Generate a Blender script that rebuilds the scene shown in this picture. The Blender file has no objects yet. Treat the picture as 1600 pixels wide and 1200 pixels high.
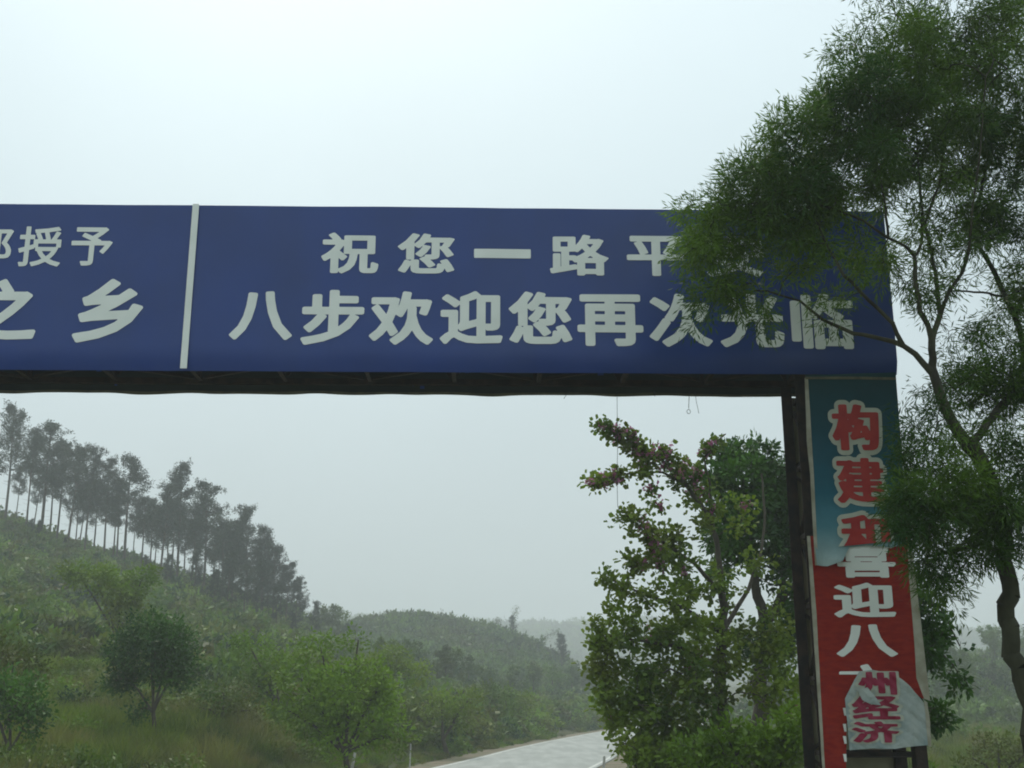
import bpy, math, random
import numpy as np
from mathutils import Vector, Matrix

# ---------------------------------------------------------------- camera, world, sun, exposure
SC = bpy.context.scene
COL = SC.collection
F = 1830.0
PITCH = math.atan(500.0 / F)
CAMZ = 2.2
cam_d = bpy.data.cameras.new('camera')
cam_d.sensor_width = 36.0
cam_d.lens = 36.0 * F / 1600.0
cam_d.clip_start = 0.1
cam_d.clip_end = 6000.0
cam = bpy.data.objects.new('camera', cam_d)
COL.objects.link(cam)
cam.location = (0, 0, CAMZ)
cam.rotation_euler = (math.pi / 2 + PITCH, 0, 0)
SC.camera = cam

SUN_EL = math.radians(48)
SUN_AZ = math.radians(-12)          # from +Y, negative = to the left
sun_dir = Vector((math.sin(SUN_AZ) * math.cos(SUN_EL), math.cos(SUN_AZ) * math.cos(SUN_EL), math.sin(SUN_EL)))

world = bpy.data.worlds.new("World")
SC.world = world
world.use_nodes = True
nt = world.node_tree
nt.nodes.clear()
N = nt.nodes.new
L = nt.links.new
out = N('ShaderNodeOutputWorld')
bg = N('ShaderNodeBackground')
bg.inputs['Strength'].default_value = 0.1
sky = N('ShaderNodeTexSky')
sky.sky_type = 'NISHITA'
sky.sun_disc = False
sky.sun_elevation = SUN_EL
sky.sun_rotation = SUN_AZ
sky.dust_density = 6.0
sky.air_density = 1.5
tc = N('ShaderNodeTexCoord')
sep = N('ShaderNodeSeparateXYZ')
L(tc.outputs['Generated'], sep.inputs[0])
# overcast layer: brightness rises evenly with elevation
ramp = N('ShaderNodeValToRGB')
ramp.color_ramp.interpolation = 'B_SPLINE'
els = ramp.color_ramp.elements
els[0].position = 0.0
els[0].color = (0.48, 0.565, 0.60, 1)
els[1].position = 1.0
els[1].color = (0.80, 0.90, 0.94, 1)
e = els.new(0.22)
e.color = (0.52, 0.62, 0.655, 1)
e = els.new(0.52)
e.color = (0.57, 0.705, 0.76, 1)
L(sep.outputs['Z'], ramp.inputs[0])
# broad glow of the veiled sun
dot = N('ShaderNodeVectorMath')
dot.operation = 'DOT_PRODUCT'
nrm = N('ShaderNodeVectorMath')
nrm.operation = 'NORMALIZE'
L(tc.outputs['Generated'], nrm.inputs[0])
L(nrm.outputs[0], dot.inputs[0])
dot.inputs[1].default_value = sun_dir
mr = N('ShaderNodeMapRange')
mr.inputs['From Min'].default_value = 0.72
mr.inputs['From Max'].default_value = 1.0
mr.inputs['To Min'].default_value = 10.0
mr.inputs['To Max'].default_value = 11.8
mr.interpolation_type = 'SMOOTHSTEP'
L(dot.outputs['Value'], mr.inputs['Value'])
# faint cloud mottling
nz = N('ShaderNodeTexNoise')
nz.inputs['Scale'].default_value = 2.2
nz.inputs['Detail'].default_value = 4
L(tc.outputs['Generated'], nz.inputs['Vector'])
mr2 = N('ShaderNodeMapRange')
mr2.inputs['To Min'].default_value = 0.90
mr2.inputs['To Max'].default_value = 1.10
L(nz.outputs['Fac'], mr2.inputs['Value'])
mm = N('ShaderNodeMath')
mm.operation = 'MULTIPLY'
L(mr.outputs[0], mm.inputs[0])
L(mr2.outputs[0], mm.inputs[1])
sc_ = N('ShaderNodeVectorMath')
sc_.operation = 'SCALE'
L(ramp.outputs['Color'], sc_.inputs[0])
L(mm.outputs[0], sc_.inputs['Scale'])
mix = N('ShaderNodeMix')
mix.data_type = 'RGBA'
mix.inputs['Factor'].default_value = 0.94
L(sky.outputs[0], mix.inputs['A'])
L(sc_.outputs[0], mix.inputs['B'])
L(mix.outputs['Result'], bg.inputs['Color'])
L(bg.outputs[0], out.inputs['Surface'])

sun_l = bpy.data.lights.new('sun', 'SUN')
sun_l.energy = 1.4
sun_l.angle = math.radians(25)
sun_l.color = (1.0, 0.94, 0.80)
sun_o = bpy.data.objects.new('sun', sun_l)
COL.objects.link(sun_o)
sun_o.rotation_euler = sun_dir.to_track_quat('Z', 'Y').to_euler()

SC.view_settings.view_transform = 'Standard'
SC.view_settings.look = 'None'
SC.view_settings.exposure = 0.22
SC.view_settings.gamma = 1.0
SC.view_settings.use_curve_mapping = False
SC.render.engine = 'CYCLES'
cy = SC.cycles
cy.use_denoising = True
cy.max_bounces = 6
cy.diffuse_bounces = 3
cy.glossy_bounces = 2
cy.transmission_bounces = 3
cy.volume_bounces = 2
cy.transparent_max_bounces = 4
cy.pixel_filter_type = 'BLACKMAN_HARRIS'
cy.filter_width = 1.9

R = random.Random(7)
rng = np.random.default_rng(11)

# ---------------------------------------------------------------- helpers
CP, SP = math.cos(PITCH), math.sin(PITCH)

def at(px, py, Y):
    """the point of the place at distance Y that stands where (px, py) of the survey photograph looks"""
    u, v = px - 800.0, 600.0 - py
    d = Vector((u, F * CP - v * SP, F * SP + v * CP))
    return Vector((0, 0, CAMZ)) + d * (Y / d.y)

def tag(o, label=None, cat=None, group=None, kind=None):
    if label: o['label'] = label
    if cat: o['category'] = cat
    if group: o['group'] = group
    if kind: o['kind'] = kind
    return o

def empty(name, loc=(0, 0, 0), rz=0.0):
    o = bpy.data.objects.new(name, None)
    COL.objects.link(o)
    o.location = loc
    o.rotation_euler = (0, 0, rz)
    o.empty_display_size = 0.3
    return o

def link(name, me, parent=None, mat=None, coll=None):
    o = bpy.data.objects.new(name, me)
    (coll or COL).objects.link(o)
    if parent is not None: o.parent = parent
    if mat is not None and not me.materials: me.materials.append(mat)
    return o

def mesh_np(name, V, faces, mat=None, tint=None, smooth=False):
    """faces: (n,k) int array or list of such arrays"""
    me = bpy.data.meshes.new(name)
    V = np.asarray(V, dtype=np.float32).reshape(-1, 3)
    if isinstance(faces, np.ndarray): faces = [faces]
    loops = np.concatenate([f.ravel() for f in faces]).astype(np.int32)
    tot = np.concatenate([np.full(len(f), f.shape[1], dtype=np.int32) for f in faces])
    start = np.concatenate([[0], np.cumsum(tot)[:-1]]).astype(np.int32)
    me.vertices.add(len(V)); me.vertices.foreach_set('co', V.ravel())
    me.loops.add(len(loops)); me.loops.foreach_set('vertex_index', loops)
    me.polygons.add(len(tot)); me.polygons.foreach_set('loop_start', start)
    me.polygons.foreach_set('loop_total', tot)
    if smooth: me.polygons.foreach_set('use_smooth', np.ones(len(tot), dtype=bool))
    me.update(calc_edges=True)
    if tint is not None:
        a = me.attributes.new('tint', 'FLOAT', 'POINT')
        a.data.foreach_set('value', np.asarray(tint, dtype=np.float32))
    if mat: me.materials.append(mat)
    return me

class MB:
    def __init__(s): s.v = []; s.f = []
    def box(s, a, b):
        x0, y0, z0 = a; x1, y1, z1 = b
        n = len(s.v)
        s.v += [(x0,y0,z0),(x1,y0,z0),(x1,y1,z0),(x0,y1,z0),(x0,y0,z1),(x1,y0,z1),(x1,y1,z1),(x0,y1,z1)]
        s.f += [tuple(n+i for i in q) for q in ((3,2,1,0),(4,5,6,7),(0,1,5,4),(1,2,6,5),(2,3,7,6),(3,0,4,7))]
    def bar(s, p, q, w, h=None, up=(0,0,1)):
        """square-section bar from p to q"""
        h = h or w
        p, q = Vector(p), Vector(q)
        d = (q - p).normalized()
        u = Vector(up)
        if abs(d.dot(u)) > .95: u = Vector((0,1,0))
        r = d.cross(u).normalized() * (w / 2); t = r.cross(d).normalized() * (h / 2)
        n = len(s.v)
        for c in (p, q):
            s.v += [tuple(c + r + t), tuple(c - r + t), tuple(c - r - t), tuple(c + r - t)]
        s.f += [tuple(n+i for i in k) for k in ((0,1,2,3),(7,6,5,4),(4,5,1,0),(5,6,2,1),(6,7,3,2),(7,4,0,3))]
    def angle(s, p, q, w, t=0.006, flip=1, up=(0,0,1)):
        """steel angle profile: two thin legs"""
        p, q = Vector(p), Vector(q)
        d = (q - p).normalized(); u = Vector(up)
        if abs(d.dot(u)) > .95: u = Vector((0,1,0))
        r = d.cross(u).normalized() * flip; k = r.cross(d).normalized() * flip
        s.bar(p + r * (w / 2), q + r * (w / 2), w, t, up)
        s.bar(p + k * (w / 2 + t/2), q + k * (w / 2+ t/2), t, w, up)
    def tube(s, pts, rad, n=6):
        pts = [Vector(p) for p in pts]
        if not hasattr(rad, '__len__'): rad = [rad] * len(pts)
        base = len(s.v)
        for i, p in enumerate(pts):
            d = (pts[min(i+1, len(pts)-1)] - pts[max(i-1, 0)]).normalized()
            u = Vector((0,0,1)) if abs(d.z) < .9 else Vector((1,0,0))
            r = d.cross(u).normalized(); t = r.cross(d)
            for k in range(n):
                a = 2*math.pi*k/n
                s.v.append(tuple(p + (r*math.cos(a) + t*math.sin(a)) * rad[i]))
        for i in range(len(pts)-1):
            for k in range(n):
                a, b = base+i*n+k, base+i*n+(k+1) % n
                s.f.append((a, b, b+n, a+n))
        s.f.append(tuple(base + k for k in range(n))[::-1])
        s.f.append(tuple(base + (len(pts)-1)*n + k for k in range(n)))
    def mesh(s, name, mat=None, smooth=False):
        me = bpy.data.meshes.new(name)
        me.from_pydata(s.v, [], s.f)
        if smooth:
            for p in me.polygons: p.use_smooth = True
        me.update()
        if mat: me.materials.append(mat)
        return me
    def build(s, name, mat, parent=None, smooth=False):
        return link(name, s.mesh(name, mat, smooth), parent)

# ---------------------------------------------------------------- materials
def new_mat(name):
    m = bpy.data.materials.new(name)
    m.use_nodes = True
    t = m.node_tree
    b = t.nodes['Principled BSDF']
    return m, t, b

def noise_col(t, c0, c1, scale, detail=5, lo=.35, hi=.65, coord='Object', dist=0.0, stretch=None):
    tc = t.nodes.new('ShaderNodeTexCoord')
    nz = t.nodes.new('ShaderNodeTexNoise')
    nz.inputs['Scale'].default_value = scale
    nz.inputs['Detail'].default_value = detail
    nz.inputs['Distortion'].default_value = dist
    src = tc.outputs[coord]
    if stretch:
        mp = t.nodes.new('ShaderNodeMapping')
        mp.inputs['Scale'].default_value = stretch
        t.links.new(src, mp.inputs[0]); src = mp.outputs[0]
    t.links.new(src, nz.inputs['Vector'])
    r = t.nodes.new('ShaderNodeValToRGB')
    r.color_ramp.elements[0].position = lo; r.color_ramp.elements[0].color = (*c0, 1)
    r.color_ramp.elements[1].position = hi; r.color_ramp.elements[1].color = (*c1, 1)
    t.links.new(nz.outputs['Fac'], r.inputs[0])
    return r.outputs['Color'], nz.outputs['Fac'], src

def mixc(t, a, b, fac, mode='MIX'):
    m = t.nodes.new('ShaderNodeMix'); m.data_type = 'RGBA'; m.blend_type = mode
    for key, val in (('A', a), ('B', b)):
        if isinstance(val, tuple): m.inputs[key].default_value = (*val, 1)
        else: t.links.new(val, m.inputs[key])
    if isinstance(fac, (int, float)): m.inputs['Factor'].default_value = fac
    else: t.links.new(fac, m.inputs['Factor'])
    return m.outputs['Result']

def add_bump(t, b, scale, strength, dist=0.01, detail=6, src=None, stretch=None):
    nz = t.nodes.new('ShaderNodeTexNoise')
    nz.inputs['Scale'].default_value = scale
    nz.inputs['Detail'].default_value = detail
    tc = t.nodes.new('ShaderNodeTexCoord')
    s = src or tc.outputs['Object']
    if stretch:
        mp = t.nodes.new('ShaderNodeMapping'); mp.inputs['Scale'].default_value = stretch
        t.links.new(s, mp.inputs[0]); s = mp.outputs[0]
    t.links.new(s, nz.inputs['Vector'])
    bp = t.nodes.new('ShaderNodeBump')
    bp.inputs['Strength'].default_value = strength
    bp.inputs['Distance'].default_value = dist
    t.links.new(nz.outputs['Fac'], bp.inputs['Height'])
    t.links.new(bp.outputs['Normal'], b.inputs['Normal'])

def simple(name, c0, c1=None, scale=6, rough=.7, bump=0, spec=.4, metal=0, stretch=None, coord='Object', lo=.35, hi=.65):
    m, t, b = new_mat(name)
    if c1 is None: b.inputs['Base Color'].default_value = (*c0, 1)
    else:
        c, f, s = noise_col(t, c0, c1, scale, stretch=stretch, coord=coord, lo=lo, hi=hi)
        t.links.new(c, b.inputs['Base Color'])
    b.inputs['Roughness'].default_value = rough
    b.inputs['Specular IOR Level'].default_value = spec
    b.inputs['Metallic'].default_value = metal
    if bump: add_bump(t, b, scale * 4, bump)
    return m

def foliage_mat(name, dark, light, dry=None, trans=.3, patch=.05, dryfac=.0, rough=.55):
    m, t, b = new_mat(name)
    at_ = t.nodes.new('ShaderNodeAttribute'); at_.attribute_name = 'tint'
    oi = t.nodes.new('ShaderNodeObjectInfo')
    geo = t.nodes.new('ShaderNodeNewGeometry')
    nz = t.nodes.new('ShaderNodeTexNoise'); nz.inputs['Scale'].default_value = patch; nz.inputs['Detail'].default_value = 3
    t.links.new(geo.outputs['Position'], nz.inputs['Vector'])
    def math_(op, a, c):
        q = t.nodes.new('ShaderNodeMath'); q.operation = op
        for i, v in enumerate((a, c)):
            if isinstance(v, (int, float)): q.inputs[i].default_value = v
            else: t.links.new(v, q.inputs[i])
        return q.outputs[0]
    # species / age variation: per leaf, per plant, per patch of ground
    s = math_('MULTIPLY', at_.outputs['Fac'], .55)
    s = math_('ADD', s, math_('MULTIPLY', oi.outputs['Random'], .6))
    s = math_('ADD', s, math_('MULTIPLY', math_('SUBTRACT', nz.outputs['Fac'], .55), 2.2))
    q = t.nodes.new('ShaderNodeClamp'); t.links.new(s, q.inputs[0])
    c = mixc(t, dark, light, q.outputs[0])
    if dry:
        n2 = t.nodes.new('ShaderNodeTexNoise'); n2.inputs['Scale'].default_value = patch * 1.7; n2.inputs['Detail'].default_value = 3
        mp = t.nodes.new('ShaderNodeMapping'); mp.inputs['Location'].default_value = (31, 7, 3)
        t.links.new(geo.outputs['Position'], mp.inputs[0]); t.links.new(mp.outputs[0], n2.inputs['Vector'])
        mrr = t.nodes.new('ShaderNodeMapRange'); mrr.inputs['From Min'].default_value = .42; mrr.inputs['From Max'].default_value = .66
        mrr.inputs['To Max'].default_value = dryfac
        t.links.new(n2.outputs['Fac'], mrr.inputs['Value'])
        c = mixc(t, c, dry, mrr.outputs[0])
    t.links.new(c, b.inputs['Base Color'])
    b.inputs['Roughness'].default_value = rough
    b.inputs['Specular IOR Level'].default_value = .35
    tr = t.nodes.new('ShaderNodeBsdfTranslucent')
    t.links.new(c, tr.inputs['Color'])
    ms = t.nodes.new('ShaderNodeMixShader'); ms.inputs[0].default_value = trans
    t.links.new(b.outputs[0], ms.inputs[1]); t.links.new(tr.outputs[0], ms.inputs[2])
    t.links.new(ms.outputs[0], t.nodes['Material Output'].inputs['Surface'])
    return m

# ---------------------------------------------------------------- the land
def lerp(x, xs, ys): return np.interp(x, xs, ys)
def sstep(x, a, b):
    t = np.clip((x - a) / (b - a), 0, 1)
    return t * t * (3 - 2 * t)

def prof(pts, Y):
    """heights above the road of a ridge surveyed as photo points, standing Y metres out"""
    a = np.array([((px - 800) / F * Y * .98, CAMZ + (1100 - py) / F * Y * .985) for px, py in pts])
    return a[:, 0], a[:, 1]
RA = prof([(-900, 600), (-400, 732), (0, 848), (100, 879), (200, 911), (300, 943), (400, 980), (480, 1016), (540, 1045), (620, 1080), (700, 1100), (800, 1125)], 130)
RB = prof([(250, 1060), (400, 1040), (540, 1008), (600, 995), (640, 990), (690, 992), (740, 1004), (780, 1013), (820, 1028), (860, 1050), (900, 1085), (935, 1120), (960, 1130)], 230)
RD = prof([(1150, 1110), (1300, 1085), (1440, 1060), (1500, 1045), (1600, 1040), (1800, 1010), (2200, 990)], 165)

# road centre line
RY = np.array([-60, -30, 0, 12, 40, 50, 61, 72, 89, 105, 122, 140, 152, 160, 166])
RX = np.array([-12, -8.6, -5.0, -3.45, -.45, 1.2, 2.8, 4.7, 8.0, 11.2, 15.0, 21.0, 28.0, 37.0, 52.0])
ROADW = 2.85
def road_x(Y): return np.interp(Y, RY, RX)

def wob(x, y, s, seed=0):
    a = seed * 1.7
    return (np.sin(x / s + a) * np.cos(y / s * 1.3 + a * 2) + .5 * np.sin(x / s * 2.3 + y / s * 1.9 + a) + .3 * np.cos(x / s * 4.1 - y / s * 3.7 + a)) / 1.8

def height(x, y):
    x = np.asarray(x, float); y = np.asarray(y, float)
    dr = x - road_x(y)
    yy = np.clip(y, 30, 130)
    xa = x * (130 / yy) ** .6
    fa = np.clip((y - 24) / 106, 0, 1) ** 1.15 * (1 - sstep(y, 140, 230) * .75)
    a = np.maximum(lerp(xa, *RA), 0) * fa
    b = np.maximum(lerp(x, *RB), -2) * sstep(y, 128, 226) * (1 - sstep(y, 245, 360))
    d = np.maximum(lerp(x, *RD), -2) * sstep(y, 85, 162)
    far = np.maximum(46 + 9 * wob(x, y * 0, 150, 3) + 3 * wob(x, y * 0, 37, 1) + 6 * wob(x, y * 0, 300, 5), 0) * sstep(y, 420, 800)
    z = np.maximum(np.maximum(a, b), np.maximum(d, far))
    bank = .55 * sstep(-dr, ROADW + 1.2, ROADW + 6) * sstep(y, -40, 10) - .25 * sstep(dr, ROADW + 3, ROADW + 8) 
    z = np.maximum(z, 0) + bank
    z = z + (.25 * wob(x, y, 3.5) + .5 * wob(x, y, 11, 2)) * sstep(np.abs(dr), ROADW + 1, ROADW + 9)
    flat = 1 - sstep(np.abs(dr), ROADW + .6, ROADW + 5)
    flat = flat * (y < 175)
    return z * (1 - flat) - .06 * (1 - sstep(np.abs(dr), ROADW + .3, ROADW + 1.4))

def H(x, y): return float(height(x, y))

def grid(xs, ys):
    X, Y = np.meshgrid(xs, ys)
    Z = height(X, Y)
    V = np.stack([X, Y, Z], -1).reshape(-1, 3)
    nx, ny = len(xs), len(ys)
    i, j = np.meshgrid(np.arange(nx - 1), np.arange(ny - 1))
    a = (j * nx + i).ravel()
    return V, np.stack([a, a + 1, a + nx + 1, a + nx], -1)

m_ground, t, b = new_mat('hill soil and low grass')
c1, f1, s1 = noise_col(t, (.045, .060, .022), (.10, .10, .045), .35, 8, coord='Object')
c2, f2, s2 = noise_col(t, (.075, .055, .035), (.05, .075, .025), 2.2, 6, coord='Object')
t.links.new(mixc(t, c1, c2, .4), b.inputs['Base Color'])
b.inputs['Roughness'].default_value = .95
b.inputs['Specular IOR Level'].default_value = .1
add_bump(t, b, 3, .6, .12)

xs = np.unique(np.concatenate([np.linspace(-1500, -160, 40), np.linspace(-160, -70, 40), np.linspace(-70, 90, 240), np.linspace(90, 300, 60), np.linspace(300, 1500, 40)]))
ys = np.unique(np.concatenate([np.linspace(-120, -10, 20), np.linspace(-10, 140, 260), np.linspace(140, 300, 110), np.linspace(300, 900, 60), np.linspace(900, 2600, 25)]))
V, Q = grid(xs, ys)
terrain = tag(link('terrain', mesh_np('terrain', V, Q, m_ground, smooth=True)), kind='structure')

# road: a concrete carriageway slab, verges of dirt, faint edge lines
def strip(name, off0, off1, z0, z1, mat, thick=0, y0=-55, y1=164, wav=0, n=330):
    V = []; Fc = []
    for i in range(n):
        y = y0 + (y1 - y0) * i / (n - 1)
        x = float(road_x(y)); dx = (float(road_x(y + .5)) - float(road_x(y - .5)))
        nn = Vector((1, -dx, 0)).normalized()
        w0 = off0 + wav * wob(y, 0 * y, 1.3, off0); w1 = off1 + wav * wob(y, 0 * y, 1.1, off1 + 5)
        V += [(x + nn.x * w0, y + nn.y * w0, z0), (x + nn.x * w1, y + nn.y * w1, z1)]
        if thick: V += [(x + nn.x * w0, y + nn.y * w0, z0 - thick), (x + nn.x * w1, y + nn.y * w1, z1 - thick)]
        k = 4 if thick else 2
        if i:
            a = (i - 1) * k; c = i * k
            Fc.append((a, a + 1, c + 1, c))
            if thick: Fc += [(a + 2, a, c, c + 2), (a + 1, a + 3, c + 3, c + 1)]
    me = bpy.data.meshes.new(name); me.from_pydata(V, [], Fc); me.materials.append(mat)
    return tag(link(name, me), kind='structure')

m_road, t, b = new_mat('worn pale concrete')
c1, _, _ = noise_col(t, (.27, .29, .27), (.33, .35, .32), .6, 8)
c2, _, _ = noise_col(t, (.14, .15, .14), (.33, .34, .32), 1.6, 9, .40, .62, stretch=(1, .12, 1))
t.links.new(mixc(t, c1, c2, .45), b.inputs['Base Color'])
b.inputs['Roughness'].default_value = .6
b.inputs['Specular IOR Level'].default_value = .4
add_bump(t, b, 30, .3)
m_verge = simple('dry dirt verge', (.20, .15, .11), (.12, .12, .06), 1.1, .95, .5)
m_line = simple('faded white road paint', (.62, .62, .58), (.42, .43, .40), 4, .7)
m_joint = simple('dark joint filler', (.17, .18, .165))
strip('verge', -ROADW - 1.5, ROADW + 1.3, .012, .012, m_verge, wav=.22)
strip('road', -ROADW, ROADW, .045, .045, m_road, .1)
strip('road_edge_line', -ROADW + .12, -ROADW + .26, .050, .050, m_line, wav=.006)
strip('road_edge_line', ROADW - .26, ROADW - .12, .050, .050, m_line, wav=.006)
jb = MB()
for y in np.arange(6, 150, 5.0):
    x = float(road_x(y)); dx = float(road_x(y + .5)) - float(road_x(y - .5))
    nn = Vector((1, -dx, 0)).normalized()
    p = Vector((x, y, .0495))
    n = len(jb.v); tt = Vector((nn.y, -nn.x, 0)) * .012
    for s, q in ((-1, -1), (1, -1), (1, 1), (-1, 1)):
        jb.v.append(tuple(p + nn * s * (ROADW - .3) + tt * q * -1))
    jb.f.append((n, n+1, n+2, n+3))
jo = jb.build('road_joint', m_joint)
tag(jo, kind='structure')

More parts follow.
